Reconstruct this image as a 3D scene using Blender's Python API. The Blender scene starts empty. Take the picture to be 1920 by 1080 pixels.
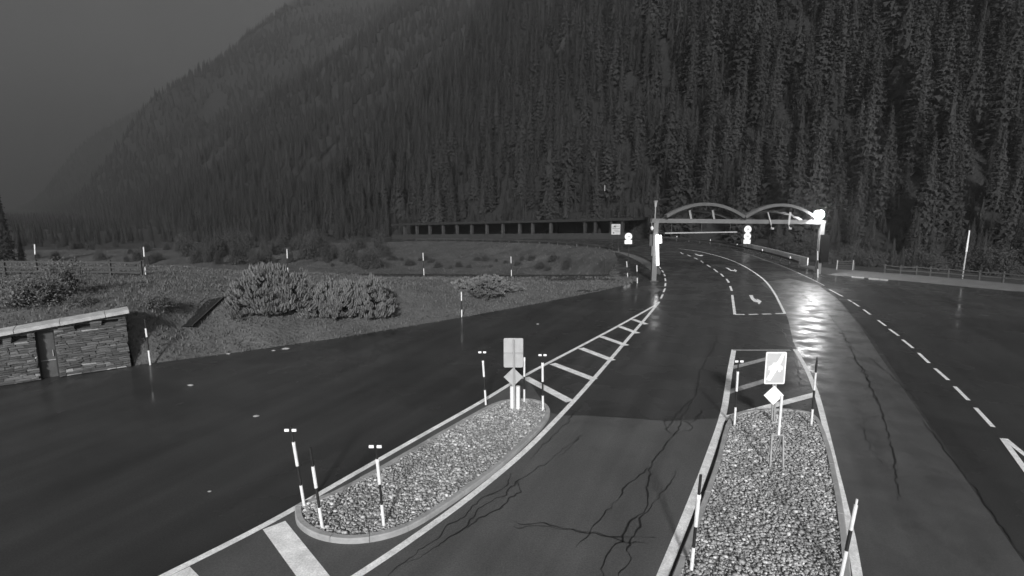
import bpy, math, random
import numpy as np
from mathutils import Vector, Matrix
from mathutils.bvhtree import BVHTree

R = random.Random(7)
NR = np.random.default_rng(11)
scn = bpy.context.scene
COL = scn.collection
rad = math.radians

# ------------------------------------------------------------------ camera
CAM_H = 8.0
FPX = 1000.0                       # focal length in pixels of the 1920 px wide photograph
PITCH = math.atan(0.155)           # downward tilt
cam_d = bpy.data.cameras.new('camera')
cam_d.sensor_width = 36.0
cam_d.lens = 36.0 * FPX / 1920.0
cam_d.clip_start = 0.1
cam_d.clip_end = 12000
cam = bpy.data.objects.new('camera', cam_d)
cam.location = (0, 0, CAM_H)
cam.rotation_euler = (math.pi / 2 - PITCH, 0, 0)
COL.objects.link(cam)
scn.camera = cam

# ------------------------------------------------------------------ sky and sun
SUN_EL = rad(24)
SUN_DIR = Vector((-0.05, -1.0, 0.0)).normalized()      # horizontal direction towards the light
SUN_V = Vector((SUN_DIR.x * math.cos(SUN_EL), SUN_DIR.y * math.cos(SUN_EL), math.sin(SUN_EL)))
world = bpy.data.worlds.new('World')
scn.world = world
world.use_nodes = True
wn = world.node_tree.nodes
wl = world.node_tree.links
wn.clear()
w_out = wn.new('ShaderNodeOutputWorld')
w_bg = wn.new('ShaderNodeBackground')
w_sky = wn.new('ShaderNodeTexSky')
w_bw = wn.new('ShaderNodeRGBToBW')
w_sky.sky_type = 'NISHITA'
w_sky.sun_disc = False
w_sky.sun_elevation = SUN_EL
w_sky.sun_rotation = math.atan2(SUN_DIR.x, SUN_DIR.y)
w_sky.air_density = 2.0
w_sky.dust_density = 4.0
w_sky.altitude = 1600
wl.new(w_sky.outputs[0], w_bw.inputs[0])       # the camera records in black and white
w_tc = wn.new('ShaderNodeTexCoord')
w_nz = wn.new('ShaderNodeTexNoise')
w_nz.inputs['Scale'].default_value = 2.6
w_nz.inputs['Detail'].default_value = 4
w_mr = wn.new('ShaderNodeMapRange')
w_mr.inputs[1].default_value = .3
w_mr.inputs[2].default_value = .7
w_mr.inputs[3].default_value = .78
w_mr.inputs[4].default_value = 1.22
w_mu = wn.new('ShaderNodeMath')
w_mu.operation = 'MULTIPLY'
wl.new(w_tc.outputs['Generated'], w_nz.inputs['Vector'])
wl.new(w_nz.outputs[0], w_mr.inputs[0])
wl.new(w_bw.outputs[0], w_mu.inputs[0])
wl.new(w_mr.outputs[0], w_mu.inputs[1])         # uneven low cloud
wl.new(w_mu.outputs[0], w_bg.inputs['Color'])
w_bg.inputs['Strength'].default_value = 0.021
wl.new(w_bg.outputs[0], w_out.inputs[0])

sun_d = bpy.data.lights.new('sun', 'SUN')
sun_d.energy = 5.0
sun_d.angle = rad(5.0)
sun = bpy.data.objects.new('sun', sun_d)
sun.rotation_euler = SUN_V.to_track_quat('Z', 'Y').to_euler()
sun.location = (0, -20, 40)
COL.objects.link(sun)

scn.view_settings.view_transform = 'Standard'
scn.view_settings.look = 'None'
scn.view_settings.exposure = 1.1
scn.view_settings.gamma = 1.0
scn.view_settings.use_curve_mapping = False
scn.render.engine = 'CYCLES'
scn.cycles.use_denoising = True
scn.cycles.max_bounces = 6
scn.cycles.volume_bounces = 1
scn.cycles.transparent_max_bounces = 8
scn.cycles.sample_clamp_indirect = 4.0
scn.cycles.caustics_reflective = False
scn.cycles.caustics_refractive = False

# ------------------------------------------------------------------ photograph pixel -> place on the ground
CT, ST = math.cos(PITCH), math.sin(PITCH)
def ray(u, v):
    dx = (u - 960) / FPX
    dy = -(v - 540) / FPX
    return Vector((dx, CT + dy * ST, -ST + dy * CT))
CAM = Vector((0, 0, CAM_H))
def P(u, v, z=0.0):
    d = ray(u, v)
    return CAM + d * ((z - CAM_H) / d.z)
def at_Y(u, v, Y):
    d = ray(u, v)
    return CAM + d * (Y / d.y)
def z_over(p, v):                       # height over ground point p that shows at row v
    d = ray(960, v)
    return CAM_H + d.z * p.y / d.y
def px_per_m(p):
    return FPX / (p.y * CT - (p.z - CAM_H) * ST)
def project(x, y, z):
    zc = z - CAM_H
    f = y * CT - zc * ST
    up = y * ST + zc * CT
    return 960 + FPX * x / f, 540 - FPX * up / f

# ------------------------------------------------------------------ materials (the photograph is black and white)
MATS = {}
def mat(name, lo, hi=None, scale=4.0, rough=(0.7, 0.9), bump=0.0, bscale=None, coat=0.0, coat_r=(0.1, 0.2),
        emit=0.0, metal=0.0, rand=0.0, detail=6.0, spec=0.5, bdist=0.05, coat_scale=0.5, stretch=None, thin=0.0, speck=0.0, streak=0.0):
    if hi is None:
        hi = lo
    m = bpy.data.materials.new(name)
    m.use_nodes = True
    N, L = m.node_tree.nodes, m.node_tree.links
    b = N['Principled BSDF']
    tc = N.new('ShaderNodeTexCoord')
    src = tc.outputs['Object']
    if stretch:
        mp = N.new('ShaderNodeMapping')
        mp.inputs['Scale'].default_value = stretch
        L.new(src, mp.inputs[0])
        src = mp.outputs[0]
    nz = N.new('ShaderNodeTexNoise')
    nz.inputs['Scale'].default_value = scale
    nz.inputs['Detail'].default_value = detail
    nz.inputs['Roughness'].default_value = 0.65
    L.new(src, nz.inputs['Vector'])
    mr = N.new('ShaderNodeMapRange')
    mr.inputs[1].default_value = 0.3
    mr.inputs[2].default_value = 0.7
    mr.inputs[3].default_value = lo
    mr.inputs[4].default_value = hi
    L.new(nz.outputs[0], mr.inputs[0])
    val = mr.outputs[0]
    if rand:
        oi = N.new('ShaderNodeObjectInfo')
        r2 = N.new('ShaderNodeMapRange')
        r2.inputs[3].default_value = 1 - rand
        r2.inputs[4].default_value = 1 + rand
        L.new(oi.outputs['Random'], r2.inputs[0])
        mu = N.new('ShaderNodeMath')
        mu.operation = 'MULTIPLY'
        L.new(val, mu.inputs[0])
        L.new(r2.outputs[0], mu.inputs[1])
        val = mu.outputs[0]
    for amt, sc_, rz_, st_ in ((speck, 24, 0, (1, 1, 1)), (streak, 1.1, -.42, (1, .06, 1))):
        if amt:
            mp2 = N.new('ShaderNodeMapping')
            mp2.inputs['Rotation'].default_value = (0, 0, -rz_)
            mp2.inputs['Scale'].default_value = (1, 1, 1)
            L.new(tc.outputs['Object'], mp2.inputs[0])
            mp3 = N.new('ShaderNodeMapping')
            mp3.inputs['Scale'].default_value = st_
            L.new(mp2.outputs[0], mp3.inputs[0])
            n5 = N.new('ShaderNodeTexNoise')
            n5.inputs['Scale'].default_value = sc_
            n5.inputs['Detail'].default_value = 3
            L.new(mp3.outputs[0], n5.inputs['Vector'])
            r5 = N.new('ShaderNodeMapRange')
            r5.inputs[1].default_value = .3
            r5.inputs[2].default_value = .7
            r5.inputs[3].default_value = 1 - amt
            r5.inputs[4].default_value = 1 + amt
            L.new(n5.outputs[0], r5.inputs[0])
            m5 = N.new('ShaderNodeMath')
            m5.operation = 'MULTIPLY'
            L.new(val, m5.inputs[0])
            L.new(r5.outputs[0], m5.inputs[1])
            val = m5.outputs[0]
    L.new(val, b.inputs['Base Color'])
    rr = N.new('ShaderNodeMapRange')
    rr.inputs[1].default_value = 0.35
    rr.inputs[2].default_value = 0.65
    rr.inputs[3].default_value = rough[0]
    rr.inputs[4].default_value = rough[1]
    L.new(nz.outputs[0], rr.inputs[0])
    L.new(rr.outputs[0], b.inputs['Roughness'])
    b.inputs['Metallic'].default_value = metal
    b.inputs['Specular IOR Level'].default_value = spec
    if coat:
        n2 = N.new('ShaderNodeTexNoise')
        n2.inputs['Scale'].default_value = coat_scale
        n2.inputs['Detail'].default_value = 5
        L.new(src, n2.inputs['Vector'])
        c2 = N.new('ShaderNodeMapRange')
        c2.inputs[1].default_value = 0.38
        c2.inputs[2].default_value = 0.62
        c2.inputs[3].default_value = coat_r[0]
        c2.inputs[4].default_value = coat_r[1]
        L.new(n2.outputs[0], c2.inputs[0])
        L.new(c2.outputs[0], b.inputs['Coat Roughness'])
        b.inputs['Coat Weight'].default_value = coat
        b.inputs['Coat IOR'].default_value = 1.33
    if bump:
        n3 = N.new('ShaderNodeTexNoise')
        n3.inputs['Scale'].default_value = bscale or scale * 6
        n3.inputs['Detail'].default_value = 4
        L.new(src, n3.inputs['Vector'])
        bp = N.new('ShaderNodeBump')
        bp.inputs['Strength'].default_value = bump
        bp.inputs['Distance'].default_value = bdist
        L.new(n3.outputs[0], bp.inputs['Height'])
        L.new(bp.outputs[0], b.inputs['Normal'])
    if emit:
        b.inputs['Emission Color'].default_value = (1, 1, 1, 1)
        b.inputs['Emission Strength'].default_value = emit
    if thin:
        tr = N.new('ShaderNodeBsdfTranslucent')
        L.new(val, tr.inputs['Color'])
        mx = N.new('ShaderNodeMixShader')
        mx.inputs[0].default_value = thin
        L.new(b.outputs[0], mx.inputs[1])
        L.new(tr.outputs[0], mx.inputs[2])
        L.new(mx.outputs[0], N['Material Output'].inputs['Surface'])
    MATS[name] = m
    return m

mat('wet_asphalt', .023, .040, .14, (.6, .9), bump=.25, bscale=60, bdist=.01, coat=.5, coat_r=(.08, .3), coat_scale=.25, spec=.2, speck=.22, streak=.22)
mat('lane_asphalt', .033, .050, .2, (.6, .9), bump=.35, bscale=70, bdist=.012, coat=.3, coat_r=(.14, .4), coat_scale=.4, spec=.2, speck=.22, streak=.25)
mat('worn_asphalt', .048, .072, .6, (.6, .9), bump=.2, bscale=40, bdist=.008, coat=1.0, coat_r=(.28, .55), coat_scale=.8, spec=.3, speck=.22, streak=.22)
mat('near_lit_asphalt', .062, .082, .5, (.75, .95), bump=.5, bscale=55, bdist=.012, coat=.12, coat_r=(.3, .5), coat_scale=.4, speck=.22, streak=.2)  # paler tone stands in for stronger light on the near lane
mat('paint', .56, .90, 2.4, (.5, .8), bump=.2, bscale=60, bdist=.006, speck=.16)
mat('worn_dim_paint', .16, .42, 5.0, (.5, .8), bump=.2, bscale=60, bdist=.006)  # worn stripes; duller tone also stands in for light fading with distance
mat('tar', .010, .018, 8, (.35, .6))
mat('kerb_concrete', .24, .36, 2.2, (.7, .9), bump=.4, bscale=40, bdist=.01)
mat('parapet_concrete', .6, .78, 1.2, (.7, .95), bump=.3, bscale=20, bdist=.02)
mat('concrete', .10, .16, 1.2, (.7, .95), bump=.3, bscale=20, bdist=.02)
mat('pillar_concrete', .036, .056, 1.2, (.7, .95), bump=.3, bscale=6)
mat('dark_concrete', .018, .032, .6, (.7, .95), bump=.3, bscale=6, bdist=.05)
mat('lintel_concrete', .10, .16, 2.2, (.7, .9), bump=.4, bscale=40, bdist=.01)
mat('roof_concrete', .28, .48, 3.0, (.7, .95), bump=.5, bscale=18, bdist=.02)
mat('gravel_soil', .18, .28, 9, (.8, .95), bump=.6, bscale=40)
for i, (a, b_) in enumerate([(.16, .25), (.24, .34), (.32, .46), (.46, .66)]):
    mat('pebble_%d' % i, a, b_, 14, (.35, .7), bump=.2, bscale=80, bdist=.01)
for i, (a, b_) in enumerate([(.060, .09), (.08, .125), (.115, .17), (.24, .34)]):
    mat('wall_stone_%d' % i, a, b_, 7, (.7, .95), bump=.7, bscale=26, bdist=.03, rand=.2)
mat('roof_soil', .012, .02, 1, (.8, 1), bump=.5)
mat('mortar', .05, .08, 6, (.8, .95), bump=.5, bscale=30)
mat('door_paint', .06, .085, 2, (.4, .6))
mat('window_glass', .012, .018, 2, (.08, .2))
mat('white_plastic', .62, .78, 6, (.35, .55))
mat('black_plastic', .012, .02, 6, (.4, .6))
mat('reflector', .9, .95, 5, (.2, .3))
mat('sign_white', .80, .92, 3, (.35, .5))
mat('sign_grey', .44, .5, 3, (.4, .5))
mat('board_print', .08, .12, 3, (.5, .6))
mat('sign_print', .34, .42, 3, (.5, .6))
mat('sign_ring', .70, .76, 3, (.4, .5))
mat('sign_back', .33, .42, 2, (.4, .55), metal=.0)
mat('galvanised', .30, .42, 2, (.4, .6), metal=.25)
mat('gantry_paint', .11, .15, .8, (.45, .65), bump=.1)
mat('arch_paint', .075, .10, .8, (.45, .65), bump=.1)
mat('gantry_dark', .045, .06, .8, (.5, .7))
mat('dark_metal', .018, .03, 2, (.4, .6))
mat('cabinet_black', .006, .010, 2, (.7, .9), spec=.1)
mat('rail_metal', .05, .09, 1, (.4, .6), metal=.3)
mat('weathered_wood', .035, .06, 4, (.7, .9), bump=.3)
mat('grass_ground', .060, .115, .55, (.85, .98), bump=1.0, bscale=5, bdist=.12)
mat('grass_blade', .055, .13, .5, (.6, .8), rand=.0)
mat('verge_gravel', .085, .13, 1.2, (.8, .95), bump=.6, bscale=30)
mat('hill_soil', .011, .022, .03, (.9, 1), bump=1.0, bscale=.5, bdist=.8)
mat('meadow', .03, .082, .3, (.9, 1), bump=1.0, bscale=1.2, bdist=.4)
mat('needles', .040, .057, .5, (.8, .95), rand=.25, spec=.15, thin=.3)
mat('bark', .03, .05, 3, (.8, .95))
mat('pine_shoot', .2, .3, 2.0, (.6, .8), rand=.15, thin=.25)
mat('leaf', .045, .08, 1.2, (.6, .8), rand=.3, thin=.3)
mat('stem', .03, .05, 4, (.8, .95))
mat('lamp_glow', .9, .9, 1, (.5, .5), emit=150.0)
mat('tube_glow', .9, .9, 1, (.5, .5), emit=3.2)
mat('far_glow', .9, .9, 1, (.5, .5), emit=6.0)
mat('stone', .25, .4, 8, (.6, .8))

# ------------------------------------------------------------------ mesh helpers
class M:
    def __init__(s):
        s.v, s.f = [], []
    def poly(s, pts):
        n = len(s.v)
        s.v += [tuple(p) for p in pts]
        s.f.append(tuple(range(n, n + len(pts))))
        return s
    def box(s, c, size, mx=None):
        n = len(s.v)
        c = Vector(c)
        for z in (-.5, .5):
            for x, y in ((-.5, -.5), (.5, -.5), (.5, .5), (-.5, .5)):
                p = Vector((x * size[0], y * size[1], z * size[2]))
                if mx is not None:
                    p = mx @ p
                s.v.append(tuple(c + p))
        for q in ((3, 2, 1, 0), (4, 5, 6, 7), (0, 1, 5, 4), (1, 2, 6, 5), (2, 3, 7, 6), (3, 0, 4, 7)):
            s.f.append(tuple(n + i for i in q))
        return s
    def bar(s, a, b, w, h, up=(0, 0, 1)):              # box from a to b
        a, b = Vector(a), Vector(b)
        d = (b - a)
        L = d.length
        d.normalize()
        up = Vector(up)
        if abs(d.dot(up)) > .98:
            up = Vector((0, 1, 0))
        x = d.cross(up).normalized()
        z = x.cross(d)
        return s.box((a + b) / 2, (w, L, h), Matrix((x, d, z)).transposed())
    def tube(s, pts, r, n=8, cap=True):
        pts = [Vector(p) for p in pts]
        rs = r if isinstance(r, (list, tuple)) else [r] * len(pts)
        base = len(s.v)
        for i, p in enumerate(pts):
            d = (pts[min(i + 1, len(pts) - 1)] - pts[max(i - 1, 0)]).normalized()
            a = Vector((0, 0, 1)) if abs(d.z) < .9 else Vector((1, 0, 0))
            x = d.cross(a).normalized()
            y = d.cross(x)
            for k in range(n):
                t = 2 * math.pi * k / n
                s.v.append(tuple(p + x * (rs[i] * math.cos(t)) + y * (rs[i] * math.sin(t))))
        for i in range(len(pts) - 1):
            for k in range(n):
                k2 = (k + 1) % n
                a = base + i * n
                s.f.append((a + k, a + k2, a + n + k2, a + n + k))
        if cap:
            s.f.append(tuple(base + k for k in reversed(range(n))))
            e = base + (len(pts) - 1) * n
            s.f.append(tuple(e + k for k in range(n)))
        return s
    def disc(s, c, nrm, r, th, n=24):
        c, nrm = Vector(c), Vector(nrm).normalized()
        return s.tube([c - nrm * th / 2, c + nrm * th / 2], r, n)
    def prism(s, pts, dvec):                            # closed outline pushed along dvec
        n = len(s.v)
        k = len(pts)
        dvec = Vector(dvec)
        s.v += [tuple(p) for p in pts] + [tuple(Vector(p) + dvec) for p in pts]
        s.f.append(tuple(range(n + k - 1, n - 1, -1)))
        s.f.append(tuple(range(n + k, n + 2 * k)))
        for i in range(k):
            j = (i + 1) % k
            s.f.append((n + i, n + j, n + k + j, n + k + i))
        return s
    def ribbon(s, pts, w, z=None):
        ws = w if isinstance(w, list) else None
        pts = [Vector(p) for p in pts]
        n = len(s.v)
        for i, p in enumerate(pts):
            d = pts[min(i + 1, len(pts) - 1)] - pts[max(i - 1, 0)]
            d.z = 0
            d.normalize()
            x = Vector((d.y, -d.x, 0)) * ((ws[i] if ws else w) / 2)
            a, b = p - x, p + x
            if z is not None:
                a.z = b.z = z
            s.v += [tuple(a), tuple(b)]
        for i in range(len(pts) - 1):
            s.f.append((n + 2 * i, n + 2 * i + 1, n + 2 * i + 3, n + 2 * i + 2))
        return s
    def mesh(s, name, m, smooth=False):
        me = bpy.data.meshes.new(name)
        me.from_pydata(s.v, [], s.f)
        if m:
            me.materials.append(MATS[m])
        if smooth:
            me.shade_smooth()
        me.update()
        return me

def link(name, me, parent=None, loc=None):
    o = bpy.data.objects.new(name, me)
    COL.objects.link(o)
    if parent is not None:
        o.parent = parent
    if loc is not None:
        o.location = loc
    return o
def obj(name, mb, m, parent=None, smooth=False, local=None):
    """mesh object; with local = a point, vertices are moved so the origin sits there"""
    if local is not None:
        l = Vector(local)
        mb.v = [tuple(Vector(p) - l) for p in mb.v]
    return link(name, mb.mesh(name, m, smooth), parent, None)
def tag(o, label=None, cat=None, group=None, kind=None):
    if label: o['label'] = label
    if cat: o['category'] = cat
    if group: o['group'] = group
    if kind: o['kind'] = kind
    return o
def thing(name, loc, label, cat, group=None):
    o = bpy.data.objects.new(name, None)
    o.empty_display_size = .3
    COL.objects.link(o)
    o.location = loc
    return tag(o, label, cat, group)
def smooth_line(pts, n=6):
    pts = [Vector(p) for p in pts]
    out = []
    for i in range(len(pts) - 1):
        p0, p1, p2, p3 = pts[max(i - 1, 0)], pts[i], pts[i + 1], pts[min(i + 2, len(pts) - 1)]
        for k in range(n):
            t = k / n
            out.append(.5 * ((2 * p1) + (p2 - p0) * t + (2 * p0 - 5 * p1 + 4 * p2 - p3) * t * t + (3 * p1 - p0 - 3 * p2 + p3) * t ** 3))
    out.append(pts[-1])
    return out
def resample(pts, n):
    pts = [Vector(p) for p in pts]
    L = [0]
    for a, b in zip(pts, pts[1:]):
        L.append(L[-1] + (b - a).length)
    out = []
    j = 0
    for k in range(n):
        t = L[-1] * k / (n - 1)
        while j < len(pts) - 2 and L[j + 1] < t:
            j += 1
        s = (t - L[j]) / max(L[j + 1] - L[j], 1e-9)
        out.append(pts[j].lerp(pts[j + 1], s))
    return out
def pxs(s):
    return [tuple(float(c) for c in q.split(',')) for q in s.split()]
def sm(t):
    t = max(0., min(1., t))
    return t * t * (3 - 2 * t)
# cheap value noise
_perm = NR.random((64, 64))
def vnoise(x, y):
    xi, yi = math.floor(x), math.floor(y)
    fx, fy = x - xi, y - yi
    fx, fy = fx * fx * (3 - 2 * fx), fy * fy * (3 - 2 * fy)
    g = lambda a, b: _perm[a % 64, b % 64]
    return (g(xi, yi) * (1 - fx) + g(xi + 1, yi) * fx) * (1 - fy) + (g(xi, yi + 1) * (1 - fx) + g(xi + 1, yi + 1) * fx) * fy - .5

# ------------------------------------------------------------------ terrain and mountain
def hill(x, y):
    """numpy height of the valley floor and the mountainside"""
    x, y = np.asarray(x, float), np.asarray(y, float)
    q = (x - 38) * .71 + (y - 130) * .70
    w = (x - 38) * -.70 + (y - 130) * .71
    k = np.clip(q / 160, 0, 1)
    qq = q + k * (38 * np.sin((w - .30 * q) / 95 + 1.1) + 16 * np.sin((w + .4 * q) / 41 + .3)) \
        + k * np.clip(w / 900, 0, 1) * 70 * np.sin((w - .55 * q) / 210 + 2.2) \
        + k * 5 * np.sin(w / 13 + q / 29) + np.clip(q / 30, 0, 1) * 1.5 * np.sin(w / 6.3 - q / 9)
    s = np.maximum(qq + 1, 0)
    m = np.minimum(.86 * s * s / (s + 12), 560)
    fl = -.45 - np.minimum(.038 * np.maximum(w, 0), 12) + .25 * np.sin(x / 7) * np.sin(y / 9) * np.clip((np.hypot(x, y) - 90) / 40, 0, 1)
    dip = -2.2 * np.exp(-(((x + 8) / 26) ** 2 + ((y - 88) / 11) ** 2))
    return fl + dip + m
def road_z(x, y):
    w = (x - 38) * -.70 + (y - 130) * .71
    return -.038 * max(w, 0)
def PR(u, v):                                            # pixel on the falling far road
    p = P(u, v)
    for _ in range(30):
        p = P(u, v, road_z(p.x, p.y))
    return p

near_px = pxs('-500,505 0,507 270,511 540,512 800,514 960,515 1080,516 1138,514 1152,500 1158,486')
far_px = pxs('-500,470 200,468 480,460 700,454 800,452 900,453 1000,456 1080,460 1130,465 1150,469')
nn = resample([P(u, v) for u, v in near_px], 150)
ff = resample([PR(u, v) for u, v in far_px], 150)
_mx = np.array([(p.x, p.y) for p in nn] + [(p.x, p.y) for p in reversed(ff)])
def in_meadow(x_, y_):
    r_ = np.zeros(x_.shape, bool)
    for (a, b), (c, d) in zip(_mx, np.roll(_mx, -1, 0)):
        if b != d:
            r_ ^= ((b > y_) != (d > y_)) & (x_ < (c - a) * (y_ - b) / (d - b) + a)
    return r_
na, nr = 300, 170
az = np.radians(np.linspace(-54, 54, na))
rr_ = np.geomspace(18, 3600, nr)
A, RR = np.meshgrid(az, rr_)
X, Y = RR * np.sin(A), RR * np.cos(A)
Z = hill(X, Y)
_in = np.ones(X.shape, bool)
for ox, oy in ((4, 0), (-4, 0), (0, 2), (0, -2)):
    _in &= in_meadow(X + ox, Y + oy)
_any = np.zeros(X.shape, bool)
for ox, oy in ((3, 0), (-3, 0), (0, 4), (0, -3)):
    _any |= in_meadow(X + ox, Y + oy)
_in |= _any & (X > -62)
Z = np.where(_in, Z - 6, Z)                                # hollow under the meadow sheet
tm = M()
tm.v = [tuple(p) for p in np.stack([X, Y, Z], -1).reshape(-1, 3)]
tm.f = [(j * na + i, j * na + i + 1, (j + 1) * na + i + 1, (j + 1) * na + i) for j in range(nr - 1) for i in range(na - 1)]
terrain = obj('hillside', tm, 'hill_soil', smooth=True)
tag(terrain, 'steep mountainside and valley floor behind the road', kind='structure')
TB = BVHTree.FromPolygons(tm.v, tm.f)
gm = M()
gm.poly([(-3000, -200, -.9), (3000, -200, -.9), (3000, 60, -.9), (-3000, 60, -.9)])
tag(obj('ground', gm, 'hill_soil'), 'bare ground underneath the roadway', kind='structure')

# ------------------------------------------------------------------ grass bank left of the road
foot_px = pxs('-420,790 -200,756 -60,734 0,724 120,705 244,688 262,684 330,676 430,664 540,648 640,634 760,614 860,597 1000,571 1120,547 1180,533 1197,526')
foot = [P(u, v) for u, v in foot_px]
NS, NT = 220, 46
H_px = [(-420, 2.9), (240, 2.8), (420, 2.5), (650, 2.0), (860, 1.45), (1000, 1.0), (1120, .5), (1197, 0.)]
foot_r = resample(foot, NS)
b0, b1 = Vector((-78, 60, 0)), P(1197, 519)
def lerp_tab(tab, x):
    for (a, b), (c, d) in zip(tab, tab[1:]):
        if x <= c:
            return b + (d - b) * max(0, (x - a) / (c - a))
    return tab[-1][1]
WALL_A, WALL_B = P(-45, 731), P(246, 687)
we = (WALL_B - WALL_A)
WALL_L = we.length
we.normalize()
wn_ = Vector((we.y, -we.x, 0))                            # towards the car park
bm_ = M()
for i in range(NS):
    fpt = foot_r[i]
    u, _ = project(fpt.x, fpt.y, 0)
    Hh = lerp_tab(H_px, u)
    s = i / (NS - 1)
    bk = b0.lerp(b1, s ** 0.8)
    on_wall = u < 247
    st = fpt - wn_ * .5 if on_wall else fpt
    for j in range(NT):
        t = (j / (NT - 1)) ** 1.25
        p = st.lerp(bk, t)
        W = (bk - st).length
        d1, d2 = t * W, (1 - t) * W
        rl = 7.5 * (.22 + .78 * sm((u - 247) / 190)) if u > 247 else 7.5
        ramp = sm(d1 / rl + .05) if d1 > .01 else 0
        if on_wall:
            zw = lerp_tab([(-420, 1.9), (0, 2.2), (247, 2.62)], u)
            ramp = zw / Hh + (1 - zw / Hh) * sm(d1 / 6)
        z = Hh * ramp * sm(d2 / 15)
        nfade = sm(d1 / 1.5) * sm(d2 / 2)
        z += nfade * (.30 * vnoise(p.x / 2.6, p.y / 2.6) + .14 * vnoise(p.x / .8 + 9, p.y / .8))
        bm_.v.append((p.x, p.y, z - .05 if d1 < .01 and not on_wall else z))
bm_.f = [(i * NT + j, (i + 1) * NT + j, (i + 1) * NT + j + 1, i * NT + j + 1) for i in range(NS - 1) for j in range(NT - 1)]
bank = obj('grass_bank', bm_, 'grass_ground', smooth=True)
tag(bank, 'grassy mound rising between the car park and the side road', kind='structure')
BB = BVHTree.FromPolygons(bm_.v, bm_.f)
def on_bank(u, v):
    h = BB.ray_cast(CAM, ray(u, v).normalized())[0]
    return h if h is not None else P(u, v)
def down(x, y, default=0.0):
    best = None
    for T in (BB, TB):
        h = T.ray_cast(Vector((x, y, 900)), Vector((0, 0, -1)))[0]
        if h is not None and (best is None or h.z > best):
            best = h.z
    return default if best is None else best
BANK_TOP = 2.75

# meadow on the inside of the bend: side road far edge up to the main road
mm = M()
for i in range(150):
    for j in range(30):
        t = j / 29
        p = nn[i].lerp(ff[i], t)
        W = (nn[i] - ff[i]).length
        en = sm((149 - i) / 14)
        dip = -min(4.5, W * .11) * math.sin(math.pi * t ** .45) * en
        z = p.z + dip - (.01 if j in (0, 29) else 0) + en * sm(t * 6) * sm((1 - t) * 6) * (1.1 * vnoise(p.x / 5, p.y / 5) + .5 * vnoise(p.x / 1.7, p.y / 1.7))
        mm.v.append((p.x, p.y, z))
mm.f = [(i * 30 + j, (i + 1) * 30 + j, (i + 1) * 30 + j + 1, i * 30 + j + 1) for i in range(149) for j in range(29)]
tag(obj('meadow', mm, 'meadow', smooth=True), 'rough meadow inside the bend of the main road', kind='structure')
MB = BVHTree.FromPolygons(mm.v, mm.f)
def anyhit(u, v):
    best, bd = None, 1e9
    for T in (BB, MB, TB):
        h, n_, i_, d_ = T.ray_cast(CAM, ray(u, v).normalized())
        if h is not None and d_ < bd:
            best, bd = h, d_
    return best if best is not None else P(u, v)
def ground_z(x, y):
    best = -9e9
    for T in (BB, MB, TB):
        h = T.ray_cast(Vector((x, y, 900)), Vector((0, 0, -1)))[0]
        if h is not None:
            best = max(best, h.z)
    return best

# ------------------------------------------------------------------ roadway
rm = M()
rm.poly([(-95, -6, 0), (75, -6, 0), (75, 40, 0), (62, 50, 0)] + [P(u, v) for u, v in pxs('1900,546 1700,527 1545,514 1520,503 1500,498 1440,480')] +
        [tuple(PR(u, v)) for u, v in pxs('1380,464 1300,451 1240,447')] + [tuple(PR(u, v)) for u, v in pxs('1180,447')] +
        [tuple(PR(u, v)) for u, v in pxs('1150,470')] + [P(u, v) for u, v in pxs('1158,486 1152,500 1138,515 960,515 540,512 270,511 0,507 -500,505')])
road = obj('road', rm, 'wet_asphalt')
tag(road, 'wet dark asphalt of the car park and mountain road', kind='structure')
fr = M()
n_e = resample([PR(u, v) for u, v in pxs('1150,470 1130,465 1080,460 1000,456 900,453 800,452 720,453')], 40)
f_e = resample([PR(u, v) for u, v in pxs('1240,447 1180,446 1120,446 1060,446 1000,446 900,445 800,445 720,446')], 40)
for a, b in zip(n_e, f_e):
    fr.v += [(a.x, a.y, a.z - .02), (b.x, b.y, b.z - .02)]
fr.f = [(2 * i, 2 * i + 2, 2 * i + 3, 2 * i + 1) for i in range(39)]
tag(obj('gallery_road', fr, 'wet_asphalt'), 'far stretch of road running into the gallery', kind='structure')
lm = M()
lane_px = pxs('270,1100 500,985 640,905 780,825 900,757 985,705 1085,652 1160,612 1228,574 1247,540 1246,522 1236,498 1210,482 1190,475 1160,470 1240,452 1300,456 1380,472 1440,487 1500,512 1560,546 1640,640 1720,760 1820,905 1900,1020 1960,1105')
lm.poly([P(u, v, .004) for u, v in lane_px] + [(13, 3, .004), (-12, 3, .004)])
tag(obj('traffic_lane', lm, 'lane_asphalt'), 'greyer asphalt of the two traffic lanes', kind='structure')
wm = M()
wm.poly([P(u, v, .008) for u, v in pxs('1425,530 1462,560 1478,600 1487,640 1499,665 1527,735 1553,820 1580,930 1598,1030 1610,1110 1955,1105 1895,1020 1815,905 1715,760 1650,668 1612,610 1570,560 1535,535 1480,522')])
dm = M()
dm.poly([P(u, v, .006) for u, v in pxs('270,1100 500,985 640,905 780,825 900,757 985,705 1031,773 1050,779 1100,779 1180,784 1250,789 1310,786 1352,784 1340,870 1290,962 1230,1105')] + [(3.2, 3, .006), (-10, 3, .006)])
tag(obj('near_lit_lane', dm, 'near_lit_asphalt'), 'near stretch of the middle lane toned paler as if lit, up to a joint', kind='structure')
tag(obj('worn_pavement', wm, 'worn_asphalt'), 'older shinier asphalt strip right of the gravel island', kind='structure')

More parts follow.
